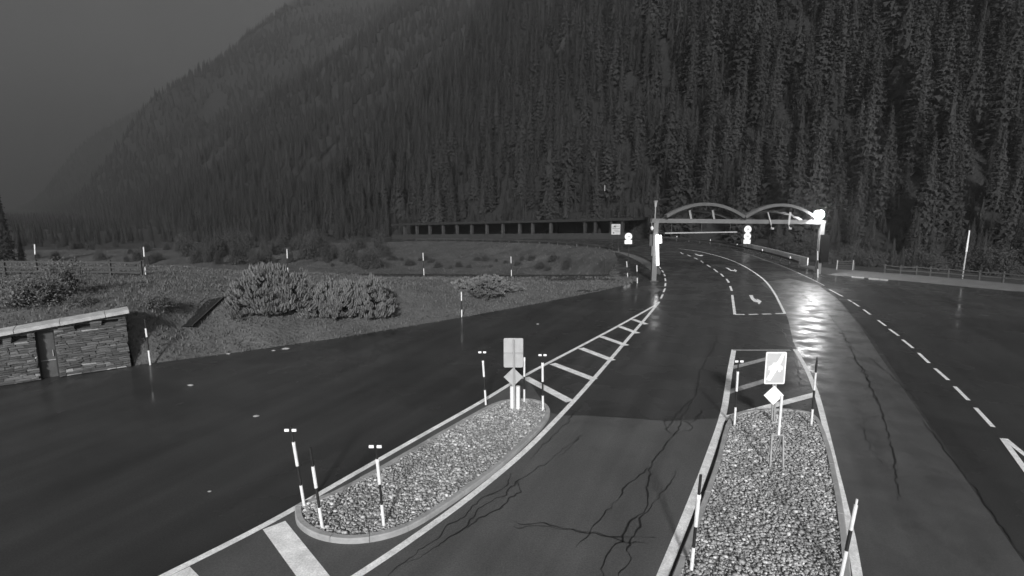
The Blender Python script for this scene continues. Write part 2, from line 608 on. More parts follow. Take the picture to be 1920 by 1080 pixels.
def marking(name, px, w, m='paint', z=.013, curve=True, label=None):
    pts = [P(u, v) for u, v in (pxs(px) if isinstance(px, str) else px)]
    if curve and len(pts) > 2:
        pts = smooth_line(pts, 5)
    o = obj(name, M().ribbon(pts, w, z), m, road)
    if label:
        o['label'] = label
    return o
marking('lane_line', '285,1092 500,983 640,903 780,823 900,755 985,704 1085,651 1160,611 1228,573', .2)
marking('lane_line', '655,1090 760,1020 880,933 980,850 1050,780 1112,712 1172,642 1215,592 1236,566', .2, z=.016)
for s in ('1239,560 1243,552', '1244,548 1247,541', '1247,537 1248,531', '1248,527 1247,522', '1247,518 1245,514', '1244,511 1241,507', '1239,504 1236,500'):
    marking('lane_dash', s, .16)
for s, w in (('514,985 598,1095', .55), ('985,708 1069,753', .42), ('1036,682 1115,712', .42), ('1089,653 1149,676', .42), ('1127,631 1175,648', .40),
             ('1161,612 1196,625', .40), ('1187,599 1212,608', .38), ('330,1075 400,1150', .55)):
    marking('hatch_stripe', s, w, z=.009)
marking('lane_line', '1232,1105 1290,962 1330,856 1357,772 1368,700 1376,656', .24)
marking('lane_line', '1374,657 1482,657', .22, 'worn_dim_paint', z=.017)
marking('lane_line', '1612,1105 1592,990 1566,880 1533,745 1512,692 1490,655', .2)
for s, m in (('1354,786 1531,739', 'paint'), ('1363,736 1445,711', 'worn_dim_paint'), ('1371,690 1445,671', 'worn_dim_paint')):
    marking('hatch_stripe', s, .36, m, z=.010)
for s in ('1378,590 1396,590', '1404,590 1421,589.5', '1429,589.3 1446,589', '1454,588.5 1472,588'):
    marking('give_way_dash', s, .25, z=.017)
def z7(s):
    return [(1250 + x / 4.5, 440 + y / 4.5) for x, y in pxs(s)]
marking('lane_line', z7('575,675 565,600 553,510'), .2)
for s in ('550,475 535,435', '525,405 505,375', '480,355 455,330', '430,318 398,290', '370,275 340,255', '310,240 288,220', '262,208 232,195', '203,183 175,170', '140,165 115,150'):
    marking('lane_dash', z7(s), .2)
marking('lane_line', z7('997,667 950,570 900,480 830,390 740,320 640,260 540,215 430,180 330,155 250,138 100,118'), .18)
marking('lane_line', z7('1330,430 1200,365 1080,310 960,260 830,215 700,170 560,135'), .16, 'worn_dim_paint')
for s in ('1555,543 1580,556', '1590,562 1597,566', '1599,567 1611,575', '1619,580.5 1632,590', '1646,600.5 1661,611.5', '1667,617 1685,630', '1692,637 1712,653',
          '1722,662 1742,681', '1753,691 1778,713', '1790,725 1816,751', '1829,765 1862,801'):
    marking('lane_dash', s, .15)
marking('lane_line', '1880,823 1925,885 1990,978', .17)
marking('lane_line', '1884,823 1925,856 2010,918', .17, z=.017)
for pts in ('695,510 727,510 735,535 765,552 758,538 802,562 778,590 770,572 735,565 713,545', '497,277 520,280 545,298 572,300 568,288 595,303 580,317 575,307 540,306 518,292',
            '232,160 250,163 275,172 298,170 312,177 290,181 270,178 250,170'):
    obj('turn_arrow', M().poly([P(u, v, .013) for u, v in reversed(z7(pts))]), 'paint', road)

def crack(px, w=.035, m='tar', z=.020):
    pts = smooth_line([P(u, v) for u, v in px], 9)
    out = []
    for i, p in enumerate(pts):
        out.append(p + Vector((vnoise(p.x * 5, p.y * 5), vnoise(p.x * 5 + 30, p.y * 5), 0)) * .16)
    nw_ = len(out)
    wid = [1.35 * w * max(.15, (.75 + 1.3 * vnoise(p.x * 3.1 + 7, p.y * 3.1))) * min(1, .25 + 4 * min(i, nw_ - 1 - i) / nw_) for i, p in enumerate(out)]
    obj('tar_seam', M().ribbon(out, wid, z), m, road)
zA = lambda s: [(700 + x / 3, 760 + y / 3) for x, y in pxs(s)]
zB = lambda s: [(1200 + x / 2.348, 620 + y / 2.348) for x, y in pxs(s)]
zC = lambda s: [(1440 + x / 4.5, 520 + y / 4.5) for x, y in pxs(s)]
for s in ('80,975 220,850 390,740 400,700 520,620 600,540 740,450 775,380', '190,885 330,820 430,750 520,690 560,620 640,560 760,490 820,430 900,370 1000,310 1060,250 1130,205 1180,165',
          '520,705 640,620 760,540 825,480 820,430', '785,650 860,675 960,675 1060,690 1180,720 1300,740 1590,748', '1130,805 1190,740 1280,640 1380,530 1440,440 1540,370 1570,345',
          '1270,985 1320,860 1400,740 1430,670 1530,580 1540,480 1560,380 1580,310 1640,230 1690,170 1730,110 1730,75', '1375,985 1440,870 1425,800 1490,700 1510,640 1570,560 1640,480 1705,370'):
    crack(zA(s), .032)
for s in ('880,310 980,200 1090,100 1115,60 1180,0', '1000,300 1100,250 1150,180', '780,690 1000,690 1300,735 1400,765 1555,790', '1690,170 1640,120 1660,75', '1690,170 1790,130 1750,90', '1740,90 1800,80 1860,30'):
    crack(zA(s), .022)
for s in ('160,400 210,350 250,260 260,190 290,130 330,60 340,10', '120,440 180,350 235,300', '190,400 240,400 280,350'):
    crack(zB(s), .022)
crack(zB('880,0 940,110 1000,220 1060,340 1090,440 1115,560 1130,660 1145,755'), .035)
crack(zB('1050,372 985,400 980,440 1030,540 1090,610'), .018)
crack(zC('480,270 580,400 640,490 700,600 760,720 820,800 860,910 930,1080'), .04)
crack(zC('180,60 260,120 340,190 400,260'), .05)
crack(zC('380,320 480,390 610,470 720,600 880,700 1130,920 1260,1050'), .03)
crack([(1093, 779), (1180, 784), (1250, 789), (1310, 786)], .02)
crack([(1720, 775), (1780, 855), (1840, 935), (1900, 1018), (1930, 1060)], .03)
crack(zC('100,410 140,480 180,570 240,620'), .06)
crack(zC('215,600 230,720 260,830 270,940'), .05)

# ------------------------------------------------------------------ traffic islands
def island(name, outline, label, kerb_w, npeb, seed):
    rng = np.random.default_rng(seed)
    ring = resample(smooth_line([P(u, v) for u, v in outline] + [P(*outline[0])], 8), 260)[:-1]
    c = sum(ring, Vector()) / len(ring)
    t = thing(name, (c.x, c.y, 0), label, 'traffic island')
    loc = [p - Vector((c.x, c.y, 0)) for p in ring]
    n = len(loc)
    area = sum(loc[i].x * loc[(i + 1) % n].y - loc[(i + 1) % n].x * loc[i].y for i in range(n))
    sgn = 1 if area > 0 else -1
    inn = []
    for i in range(n):
        d = (loc[(i + 2) % n] - loc[i - 2]).normalized()
        inn.append(loc[i] + Vector((-d.y, d.x, 0)) * sgn * kerb_w)
    # kerb stones about a metre long, with open joints
    per = [0]
    for i in range(n):
        per.append(per[-1] + (loc[(i + 1) % n] - loc[i]).length)
    k = max(6, round(per[-1] / 1.0))
    cuts = [min(range(n), key=lambda i, g=g: abs(per[i] - per[-1] * g / k)) for g in range(k)] + [n]
    HK, B = .15, .025
    for g in range(k):
        ids = [i % n for i in range(cuts[g], cuts[g + 1] + 1)]
        if len(ids) < 2:
            continue
        m = M()
        prof = []
        for q, i in enumerate(ids):
            o_, i_ = loc[i].copy(), inn[i].copy()
            if q == 0 or q == len(ids) - 1:
                j = ids[1] if q == 0 else ids[-2]
                dd = (loc[j] - loc[i]).normalized() * .006
                o_ += dd
                i_ += dd
            ov = (i_ - o_).normalized()
            dz = .006 * math.sin(g * 2.4)
            prof.append([o_ + Vector((0, 0, .004)), o_ + Vector((0, 0, HK - B + dz)), o_ + ov * B + Vector((0, 0, HK + dz)), i_ - ov * .01 + Vector((0, 0, HK + dz)), i_ + Vector((0, 0, .03))])
        for pr in prof:
            m.v += [tuple(p) for p in pr]
        for a in range(len(prof) - 1):
            for b in range(4):
                f_ = (a * 5 + b, (a + 1) * 5 + b, (a + 1) * 5 + b + 1, a * 5 + b + 1)
                m.f.append(f_ if sgn > 0 else f_[::-1])
        e = (len(prof) - 1) * 5
        m.f.append((4, 3, 2, 1, 0) if sgn < 0 else (0, 1, 2, 3, 4))
        m.f.append((e, e + 1, e + 2, e + 3, e + 4) if sgn < 0 else (e + 4, e + 3, e + 2, e + 1, e))
        obj('kerb_stone', m, 'kerb_concrete', t)
    bed = M()
    bed.poly([(p.x, p.y, .07) for p in (inn if sgn > 0 else inn[::-1])])
    obj('gravel_bed', bed, 'gravel_soil', t)
    # pebbles: real stones, joined
    ix = np.array([(p.x, p.y) for p in inn])
    def inside(px_, py_):
        r = np.zeros(len(px_), bool)
        x0, y0 = ix[:, 0], ix[:, 1]
        x1, y1 = np.roll(x0, -1), np.roll(y0, -1)
        for a, b, c_, d in zip(x0, y0, x1, y1):
            if b == d:
                continue
            hit = ((b > py_) != (d > py_)) & (px_ < (c_ - a) * (py_ - b) / (d - b) + a)
            r ^= hit
        return r
    mn, mx_ = ix.min(0), ix.max(0)
    pts = rng.uniform(mn, mx_, (npeb * 3, 2))
    pts = pts[inside(pts[:, 0], pts[:, 1])][:npeb]
    g = (1 + 5 ** .5) / 2
    iv = np.array([(-1, g, 0), (1, g, 0), (-1, -g, 0), (1, -g, 0), (0, -1, g), (0, 1, g), (0, -1, -g), (0, 1, -g), (g, 0, -1), (g, 0, 1), (-g, 0, -1), (-g, 0, 1)]) / math.hypot(1, g)
    it = np.array([(0, 11, 5), (0, 5, 1), (0, 1, 7), (0, 7, 10), (0, 10, 11), (1, 5, 9), (5, 11, 4), (11, 10, 2), (10, 7, 6), (7, 1, 8), (3, 9, 4), (3, 4, 2), (3, 2, 6), (3, 6, 8), (3, 8, 9), (4, 9, 5), (2, 4, 11), (6, 2, 10), (8, 6, 7), (9, 8, 1)])
    N_ = len(pts)
    sz = rng.gamma(4.0, .0068, N_).clip(.013, .07)
    a = rng.uniform(0, 6.283, N_)
    sc = np.stack([sz * rng.uniform(.9, 1.5, N_), sz * rng.uniform(.7, 1.1, N_), sz * rng.uniform(.5, .8, N_)], -1)
    V = iv[None] * sc[:, None] * (1 + rng.uniform(-.16, .16, (N_, 12, 1)))
    tl = rng.uniform(-.5, .5, N_)
    x_, z_ = V[..., 0] * np.cos(tl)[:, None] - V[..., 2] * np.sin(tl)[:, None], V[..., 0] * np.sin(tl)[:, None] + V[..., 2] * np.cos(tl)[:, None]
    V[..., 0], V[..., 2] = x_, z_
    W_ = V.copy()
    W_[..., 0] = V[..., 0] * np.cos(a)[:, None] - V[..., 1] * np.sin(a)[:, None]
    W_[..., 1] = V[..., 0] * np.sin(a)[:, None] + V[..., 1] * np.cos(a)[:, None]
    W_[..., :2] += pts[:, None]
    W_[..., 2] += (.085 + rng.uniform(0, .05, N_))[:, None]
    F = (it[None] + (np.arange(N_) * 12)[:, None, None]).reshape(-1, 3)
    me = bpy.data.meshes.new('gravel')
    me.from_pydata(W_.reshape(-1, 3).tolist(), [], F.tolist())
    for i in range(4):
        me.materials.append(MATS['pebble_%d' % i])
    pn_ = np.array([vnoise(a_ / .7 + seed, b_ / .7) for a_, b_ in pts])
    mi = np.clip(np.floor(rng.choice(4, N_, p=[.36, .36, .21, .07]) + pn_ * 1.6 + rng.uniform(0, 1, N_) * .99), 0, 3).astype(int)
    me.polygons.foreach_set('material_index', np.repeat(mi, 20).astype(np.int32))
    me.shade_smooth()
    gr = link('gravel', me, t)
    gr['kind'] = 'stuff'
    return t
island('traffic_island', pxs('553,958 557,985 582,1006 622,1018 672,1020 730,1010 785,987 860,938 935,882 1000,822 1026,792 1031,773 1018,759 988,753 955,754 925,762 870,791 780,843 690,895 610,936 570,948'),
       'long kerbed gravel island beside the dark car park', .17, 11500, 3)
island('traffic_island', pxs('1205,1230 1255,1100 1310,960 1342,868 1362,798 1386,779 1440,772 1500,775 1531,787 1553,835 1573,920 1586,1000 1596,1100 1604,1230 1520,1290 1300,1290'),
       'wide kerbed gravel island carrying the white diamond sign', .16, 18000, 4)

# ------------------------------------------------------------------ snow poles
def band_pole(base, top, bands, label, tee=False, name='snow_pole', cat='snow pole', group=None, r=.04):
    t = thing(name, base, label, cat, group)
    d = top - base
    for f0, f1, c, k in bands:
        m = M().tube([d * f0, d * f1], r * k, 10)
        obj('white_band' if c == 'w' else 'black_band' if c == 'b' else 'reflector_cap', m, {'w': 'white_plastic', 'b': 'black_plastic', 'r': 'reflector'}[c], t, smooth=False)
    if tee:
        c = d * .955
        obj('crossbar', M().bar(c + Vector((-.15, -.03, .0)), c + Vector((.15, -.03, -.0)), .02, .03), 'black_plastic', t)
        for sx in (-1, 1):
            obj('reflector', M().box(c + Vector((sx * .095, -.055, 0)), (.115, .03, .065)), 'reflector', t)
    return t
std = [(0, .27, 'w', 1), (.27, .51, 'b', .8), (.51, .77, 'w', 1.05), (.77, .80, 'r', 1.1), (.80, 1, 'b', .55)]
flat = [(0, .27, 'w', 1), (.27, .51, 'b', .85), (.51, .77, 'w', 1.05), (.77, 1, 'b', .8)]
def isl_pole(bu, bv, tu, tv, bands, label, tee=False):
    b = P(bu, bv, .09)
    return band_pole(b, at_Y(tu, tv, b.y), bands, label, tee)
isl_pole(571, 950, 545, 798, std, 'leaning snow pole with double reflector at the left tip of the long island', True)
isl_pole(605, 992, 581, 838, flat, 'black tipped snow pole without reflector bar at the near end of the long island')
isl_pole(720, 988, 704, 828, std, 'snow pole with double reflector nearest the camera on the long island', True)
isl_pole(911, 759, 904, 655, std, 'snow pole with double reflector left of the sign seen from behind', True)
isl_pole(983, 755, 983, 670, [(0, .30, 'w', 1), (.30, .58, 'b', .85), (.58, .92, 'w', 1.05), (.92, 1, 'r', 1.1)], 'white topped snow pole just right of the sign seen from behind')
isl_pole(1018, 770, 1017, 660, [(0, .26, 'w', 1.1), (.26, .5, 'b', .8), (.5, .77, 'w', 1.1), (.77, .82, 'r', 1.2), (.82, 1, 'b', .55)], 'snow pole with double reflector at the far right corner of the long island', True)
isl_pole(1377, 797, 1385, 671, std, 'snow pole with double reflector left of the diamond sign', True)
isl_pole(1521, 797, 1532, 670, [(0, .24, 'w', 1), (.24, .52, 'b', .95), (.52, .78, 'w', .85), (.78, .96, 'b', .85), (.96, 1, 'b', .5)], 'black tipped snow pole at the far right corner of the wide island')
isl_pole(1296, 1070, 1314, 890, [(0, .25, 'w', 1), (.25, .47, 'b', .85), (.47, .76, 'w', 1.1), (.76, .80, 'r', 1.25), (.80, 1, 'b', .75)], 'black tipped snow pole at the near left edge of the wide island')
isl_pole(1576, 1085, 1607, 936, [(0, .36, 'w', 1), (.36, .62, 'b', 1), (.62, .93, 'w', 1), (.93, 1, 'w', .6)], 'white topped snow pole leaning right at the near edge of the wide island')
road_bands = [(0, .32, 'w', 1), (.32, .66, 'b', .9), (.66, 1, 'w', 1)]
def bank_pole(bu, bv, tu, tv, label, bands=road_bands, r=.045, ground=None):
    b = on_bank(bu, bv) if ground is None else ground
    return band_pole(b - Vector((0, 0, .05)), at_Y(tu, tv, b.y), bands, label, r=r)
bank_pole(866, 595, 865, 547, 'snow pole on the grass edge below the low shrub')
bank_pole(282, 684, 271, 598, 'leaning snow pole beside the corner of the stone building', [(0, .33, 'w', 1), (.33, .62, 'b', .9), (.62, .8, 'w', 1), (.8, 1, 'b', .7)], ground=P(282, 684))
bank_pole(273, 515, 269, 463, 'snow pole on the crest of the bank at the rail fence end')
bank_pole(795, 516, 793, 474, 'snow pole on the bank crest right of the big shrubs')
bank_pole(959, 517, 958, 481, 'faint snow pole on the bank crest above the low shrub')
bank_pole(540, 514, 538, 467, 'snow pole rising behind the largest shrub', ground=on_bank(540, 517))
bank_pole(67, 512, 65, 458, 'snow pole behind the leafy shrubs above the stone building')
bank_pole(1195, 531, 1194, 497, 'right snow pole of the pair at the tip of the grass bank', ground=P(1195, 531))
bank_pole(1177, 520, 1175, 490, 'left snow pole of the pair at the tip of the grass bank', ground=P(1177, 521))
bank_pole(1133, 513, 1133, 484, 'short snow pole beside the side road mouth', [(0, .5, 'b', .8), (.5, 1, 'b', .8)], ground=P(1133, 513))

# ------------------------------------------------------------------ island signs
def rounded(w, h, r, n=4):
    out = []
    for cx, cz, a0 in ((w / 2 - r, h / 2 - r, 0), (-w / 2 + r, h / 2 - r, 90), (-w / 2 + r, -h / 2 + r, 180), (w / 2 - r, -h / 2 + r, 270)):
        for k in range(n + 1):
            a = rad(a0 + 90 * k / n)
            out.append((cx + r * math.cos(a), cz + r * math.sin(a)))
    return out
def plate(c, w, h, r, th=.03, y=0):                     # plate facing -y
    return M().prism([(c[0] + a, c[1] + y, c[2] + b) for a, b in rounded(w, h, r)], (0, th, 0))
# sign seen from behind
b = P(965, 768, .09)
t = thing('traffic_sign', b, 'rectangular and diamond sign seen from behind on the long island', 'traffic sign')
zt = lambda v: z_over(b, v) - b.z
k = 1 / px_per_m(b)
obj('post', M().tube([(0, 0, -.05), (-.04, 0, zt(637))], .04, 10), 'galvanised', t)
obj('sign_panel', plate((-.05, .07, (zt(635) + zt(690)) / 2), 36 * k, zt(635) - zt(690), .05), 'sign_back', t)
obj('cross_rail', M().box((-.05, .055, (zt(635) + zt(690)) / 2), (36 * k, .03, .04)), 'galvanised', t)
zc = zt(708)
obj('diamond_panel', M().prism([(-.05 + a, .07, zc + c_) for a, c_ in ((18 * k, 0), (0, 18 * k), (-18 * k, 0), (0, -18 * k))], (0, .03, 0)), 'sign_back', t)
for sx in (-.10, .13):
    obj('base_tube', M().tube([(sx, .06, -.05), (sx, .06, zt(725))], .085, 12), 'white_plastic', t)
# sign facing the camera
b = P(1450, 792, .09)
t = thing('traffic_sign', b, 'bright white framed sign above a glowing white diamond on the wide island', 'traffic sign')
zt = lambda v: z_over(b, v) - b.z
k = 1 / px_per_m(b)
for sx in (-.03, .06):
    obj('post', M().tube([(sx, .05, -.05), (sx - .10, .05, zt(662))], .035, 10), 'galvanised', t)
w_, h_ = 38 * k, zt(660) - zt(720)
cz = (zt(660) + zt(720)) / 2
cx = -4 * k
fp = obj('sign_panel', plate((cx, 0, cz), w_, h_, .05), 'sign_white', t)
fp['label'] = 'white framed panel with a grey field, road and vehicle symbol'
obj('sign_field', plate((cx, -.004, cz), w_ - .09, h_ - .09, .03, .004), 'sign_grey', fp)
obj('road_symbol', M().prism([(cx + a * w_, -.008, cz + b_ * h_) for a, b_ in ((-.42, -.36), (-.22, -.40), (.02, -.12), (.26, .16), (.40, .44), (.26, .44), (.02, .14), (-.20, -.08))], (0, .004, 0)), 'sign_white', fp)
cm = M()
cm.prism([(cx + a * w_, -.012, cz + b_ * h_) for a, b_ in ((-.34, -.06), (.33, -.06), (.36, .02), (.28, .08), (.14, .10), (.06, .17), (-.12, .17), (-.2, .09), (-.34, .06))], (0, .004, 0))
for sx in (-.2, .2):
    cm.disc((cx + sx * w_, -.010, cz - .09 * h_), (0, 1, 0), .06 * w_, .004, 14)
obj('vehicle_symbol', cm, 'sign_white', fp)
zc, xc = zt(741), -3.5 * k
dp = obj('diamond_panel', M().prism([(xc + a, -.02, zc + c_) for a, c_ in ((18.5 * k, 0), (0, 18.5 * k), (-18.5 * k, 0), (0, -18.5 * k))], (0, .03, 0)), 'reflector', t)
# stand in front of the sign
b2 = P(1456, 878, .08)
t = thing('sign_stand', b2, 'small trestle frame with a leaning white pole standing in the gravel', 'stand')
zt2 = lambda v: z_over(b2, v) - b2.z
k2 = 1 / px_per_m(b2)
tz = zt2(818)
for sx in (-1, 1):
    obj('leg', M().bar((sx * 12.5 * k2, 0, -.05), (sx * 10.5 * k2, .1, tz), .05, .05), 'galvanised', t)
    obj('leg', M().bar((sx * 5 * k2, .45, -.02), (sx * 9 * k2, .12, tz), .03, .03), 'galvanised', t)
obj('crossbar', M().bar((-12 * k2, .1, tz), (12 * k2, .1, tz), .045, .045), 'galvanised', t)
obj('pole', M().tube([(2 * k2, .1, tz), tuple(at_Y(1466, 742, b2.y + .25) - b2)], .04, 10), 'white_plastic', t)

# ------------------------------------------------------------------ stone building in the bank
def wall_hit(u, v):
    d = ray(u, v)
    tt = (WALL_A - CAM).dot(wn_) / d.dot(wn_)
    p = CAM + d * tt
    return (p - WALL_A).dot(we), p.z
sb = thing('stone_building', WALL_A, 'low stone building with a flat pale roof edge dug into the grass bank', 'building')
sb.rotation_euler = (0, 0, math.atan2(we.y, we.x))        # local x along the wall, local y into the bank
WT = 2.62
ZL, ZR = wall_hit(0, 630)[1], wall_hit(243, 586)[1]
XL, XR = wall_hit(0, 630)[0], wall_hit(243, 586)[0]
wt = lambda x_: ZL + (ZR - ZL) * (x_ - XL) / (XR - XL)
print('ROOF', ZL, ZR, WALL_L)
door_l, door_r = wall_hit(74, 690)[0], wall_hit(110, 690)[0]
door_top = wall_hit(90, 620)[1]
slots = []
for ua, ub, va, vb in ((-14, 6, 636, 648), (20, 52, 628, 640), (139, 170, 604, 616), (189, 222, 593, 605)):
    xa, za = wall_hit(ua, va)
    xb, zb = wall_hit(ub, vb)
    slots.append((xa, xb, wall_hit((ua + ub) / 2, vb)[1], min(wall_hit((ua + ub) / 2, va)[1], wt((xa + xb) / 2) - .16)))
holes = [(door_l, door_r, -1, door_top)] + slots
cut = sorted({0, WALL_L} | {h for a in holes for h in a[:2] if 0 < h < WALL_L})
core = M()
for xa, xb in zip(cut, cut[1:]):
    xm = (xa + xb) / 2
    zs = sorted([(h[2], h[3]) for h in holes if h[0] < xm < h[1]])
    z = 0
    for lo, hi in zs + [(wt(xa) - .02, wt(xa) - .02)]:
        lo = max(lo, 0)
        if lo > z + .01:
            core.box((xm, .20, (z + lo) / 2), (xb - xa, .3, lo - z))
        z = max(z, hi)
obj('wall_core', core, 'mortar', sb)
obj('inner_wall', M().prism([(0, .40, 0), (WALL_L, .40, 0), (WALL_L, .40, wt(WALL_L) - .02), (0, .40, wt(0) - .02)], (0, .5, 0)), 'mortar', sb)
obj('side_wall', M().box((WALL_L - .21, 2.2, WT / 2), (.40, 2.6, WT - .02)), 'mortar', sb)
sbm = []
for i in range(6):
    m = M()
    q = .5
    for z in (-q, q):
        for x, y in ((-q, -q), (q, -q), (q, q), (-q, q)):
            m.v.append((x + R.uniform(-.05, .05) * (1 if y < 0 else 0), y + (R.uniform(-.25, .1) if y < 0 else 0), z + (R.uniform(-.09, .09) if y < 0 else 0)))
    m.v.append((R.uniform(-.15, .15), -q - R.uniform(.1, .35), R.uniform(-.15, .15)))
    m.f = [(3, 2, 1, 0), (4, 5, 6, 7), (1, 2, 6, 5), (2, 3, 7, 6), (3, 0, 4, 7), (0, 1, 8), (1, 5, 8), (5, 4, 8), (4, 0, 8)]
    sbm.append([m.mesh('stone', 'wall_stone_%d' % k_) for k_ in range(4)])
z = .02
count = 0
while z < ZR - .1:
    hgt = R.choice((.07, .09, .10, .12, .14))
    x = R.uniform(-.2, 0)
    while x < WALL_L:
        ln = R.uniform(.24, .66)
        a, b_ = max(x, 0), min(x + ln, WALL_L)
        for h in holes:
            if h[2] < z + hgt - .02 and h[3] > z + .02:
                if a < h[0] < b_: b_ = h[0]
                elif a < h[1] < b_: a = h[1]
                elif a >= h[0] and b_ <= h[1]: b_ = a
        x += ln
        if z + hgt > wt((a + b_) / 2) - .10:
            continue
        if b_ - a < .07 or count > 340:
            continue
        o = link('stone', sbm[R.randrange(6)][R.choices(range(4), (.42, .36, .18, .04))[0]], sb)
        o.location = ((a + b_) / 2, .03, z + hgt / 2)
        o.scale = (b_ - a - .014, .10 + R.uniform(0, .09), hgt - .012)
        o.rotation_euler = (R.uniform(-.04, .04), R.uniform(-.03, .03), R.uniform(-.04, .04))
        count += 1
    z += hgt
for xa, xb, lo, hi in slots:
    w = obj('window', M().box(((xa + xb) / 2, .34, (lo + hi) / 2), (xb - xa + .02, .03, hi - lo + .02)), 'window_glass', sb)
    obj('window_frame', M().box(((xa + xb) / 2, .31, lo + .03), (xb - xa, .04, .05)).box(((xa + xb) / 2, .31, hi - .03), (xb - xa, .04, .05)), 'dark_metal', w)
dr = obj('door', M().box(((door_l + door_r) / 2, .33, door_top / 2), (door_r - door_l, .05, door_top)), 'door_paint', sb)
obj('door_handle', M().bar((door_r - .14, .27, 1.0), (door_r - .14, .27, 1.3), .03, .03), 'galvanised', dr)
obj('door_rail', M().box(((door_l + door_r) / 2, .30, .82), (door_r - door_l - .1, .02, .03)), 'galvanised', dr)
obj('door_frame', M().box((door_r - .03, .27, door_top / 2), (.06, .08, door_top)).box((door_l + .03, .27, door_top / 2), (.06, .08, door_top)), 'dark_metal', dr)
obj('lintel', M().bar((0, .14, wt(0) - .05), (WALL_L, .14, wt(WALL_L) - .05), .26, .12), 'lintel_concrete', sb)
x = -.1
rs = 0
while x < WALL_L + .1:
    ln = min(R.uniform(1.2, 1.9), WALL_L + .16 - x)
    dz = R.uniform(-.012, .012)
    obj('roof_slab', M().bar((x + .01, .38, wt(x) + .09 + dz), (x + ln - .01, .38, wt(x + ln) + .09 + dz), 1.2 + R.uniform(-.05, .05), .165), 'roof_concrete', sb)
    x += ln

# drainage channel on the bank
pts = [on_bank(u, v) for u, v in ((423, 545), (400, 562), (380, 580), (360, 598), (342, 614))]
c0 = pts[2]
dt = thing('drainage_channel', c0, 'drainage channel with shade painted dark inside running down the grass bank below the shrubs', 'channel')
ch, s1, s2 = M(), M(), M()
side = Vector((.85, .25, 0))
a_ = [p - c0 + Vector((0, 0, .06)) for p in pts]
for i in range(len(a_)):
    ch.v += [tuple(a_[i] - side * .5 - Vector((0, 0, .02))), tuple(a_[i] + side * .5 - Vector((0, 0, .02)))]
ch.f = [(2 * i, 2 * i + 1, 2 * i + 3, 2 * i + 2) for i in range(len(a_) - 1)]
obj('channel_shade', ch, 'tar', dt)  # near-black sheet paints in the shade inside the channel
for sgn, m in ((-1, s1), (1, s2)):
    for p, q in zip(a_, a_[1:]):
        m.bar(p + side * .55 * sgn, q + side * .55 * sgn, .08, .07)
    obj('channel_edge', m, 'dark_concrete', dt)

# ------------------------------------------------------------------ gantry over the road
gl, gr_ = P(1225, 527), P(1533, 514)
gv = (gr_ - gl)
GL = gv.length
gd = gv.normalized()
gn = Vector((gd.y, -gd.x, 0))                              # towards the camera
if gn.y > 0:
    gn = -gn
g = thing('gantry', gl, 'road gantry with two shallow arches on a long beam across the lanes', 'gantry')
def G(s, out, z):                                          # along the beam, towards the camera, up: local coordinates
    return gd * s + gn * out + Vector((0, 0, z))
def s_of(u, v=412):                                               # position along the gantry line at column u
    d = ray(u, v)
    # CAM + t*d on vertical plane through gl with normal gn
    tt = (gl - CAM).dot(gn) / d.dot(gn)
    return (CAM + d * tt - gl).dot(gd)
def gz(u, v):
    d = ray(u, v)
    tt = (gl - CAM).dot(gn) / d.dot(gn)
    return (CAM + d * tt).z
zb0, zb1 = gz(1227, 414), gz(1537, 417)
zb = lambda s: zb0 + (zb1 - zb0) * s / GL
obj('post', M().box(G(0, 0, zb0 / 2), (.5, .45, zb0)), 'gantry_paint', g)
pr = obj('post', M().box(G(GL, 0, zb1 / 2), (.46, .45, zb1)), 'gantry_paint', g)
obj('base_plate', M().box(G(0, 0, .03), (.9, .8, .06)), 'gantry_dark', g)
obj('base_plate', M().box(G(GL, 0, .03), (.9, .8, .06)), 'gantry_dark', g)
obj('beam', M().bar(G(-.55, 0, zb(0) + .02), G(GL + .3, 0, zb(GL) + .02), .42, .44), 'gantry_paint', g)
sA, sB, sC = s_of(1243, 404), s_of(1388, 404), s_of(1521, 404)
def arch(s0, s1, rise, out, zoff, w, h, m, name):
    mm_ = M()
    pts_ = []
    for i in range(15):
        t_ = i / 14
        s = s0 + (s1 - s0) * t_
        pts_.append(G(s, out, zb(s) + zoff + rise * (1 - (2 * t_ - 1) ** 2)))
    up = Vector((0, 0, 1))
    for i, p in enumerate(pts_):
        d = (pts_[min(i + 1, 14)] - pts_[max(i - 1, 0)]).normalized()
        nrm = gn.cross(d).normalized()
        if nrm.z < 0: nrm = -nrm
        for a, b_ in ((-1, -1), (1, -1), (1, 1), (-1, 1)):
            mm_.v.append(tuple(p + gn * (a * w / 2) + nrm * (b_ * h / 2)))
    for i in range(14):
        for k_ in range(4):
            k2_ = (k_ + 1) % 4
            mm_.f.append((i * 4 + k_, i * 4 + k2_, i * 4 + 4 + k2_, i * 4 + 4 + k_))
    mm_.f += [(3, 2, 1, 0), (56, 57, 58, 59)]
    return obj(name, mm_, m, g), pts_
r1 = gz(1315, 381) - zb(0) - .5
r2 = gz(1455, 386) - zb(GL) - .5
f1, p1 = arch(sA, sB, r1, .55, .5, .5, .32, 'arch_paint', 'arch')
f2, p2 = arch(sB + .1, sC, r2, .55, .5, .5, .32, 'arch_paint', 'arch')
q1, k1 = arch(sA + .15, sB - .15, r1 * .82, -.9, .0, .3, .26, 'gantry_dark', 'rear_arch')
q2, k2_ = arch(sB + .25, sC - .15, r2 * .82, -.9, .0, .3, .26, 'gantry_dark', 'rear_arch')
for pa, pb in ((p1, k1), (p2, k2_)):
    for i in (2, 5, 9, 12):
        obj('purlin', M().bar(pa[i] - Vector((0, 0, .15)), pb[i] + Vector((0, 0, .1)), .1, .1), 'gantry_dark', g)
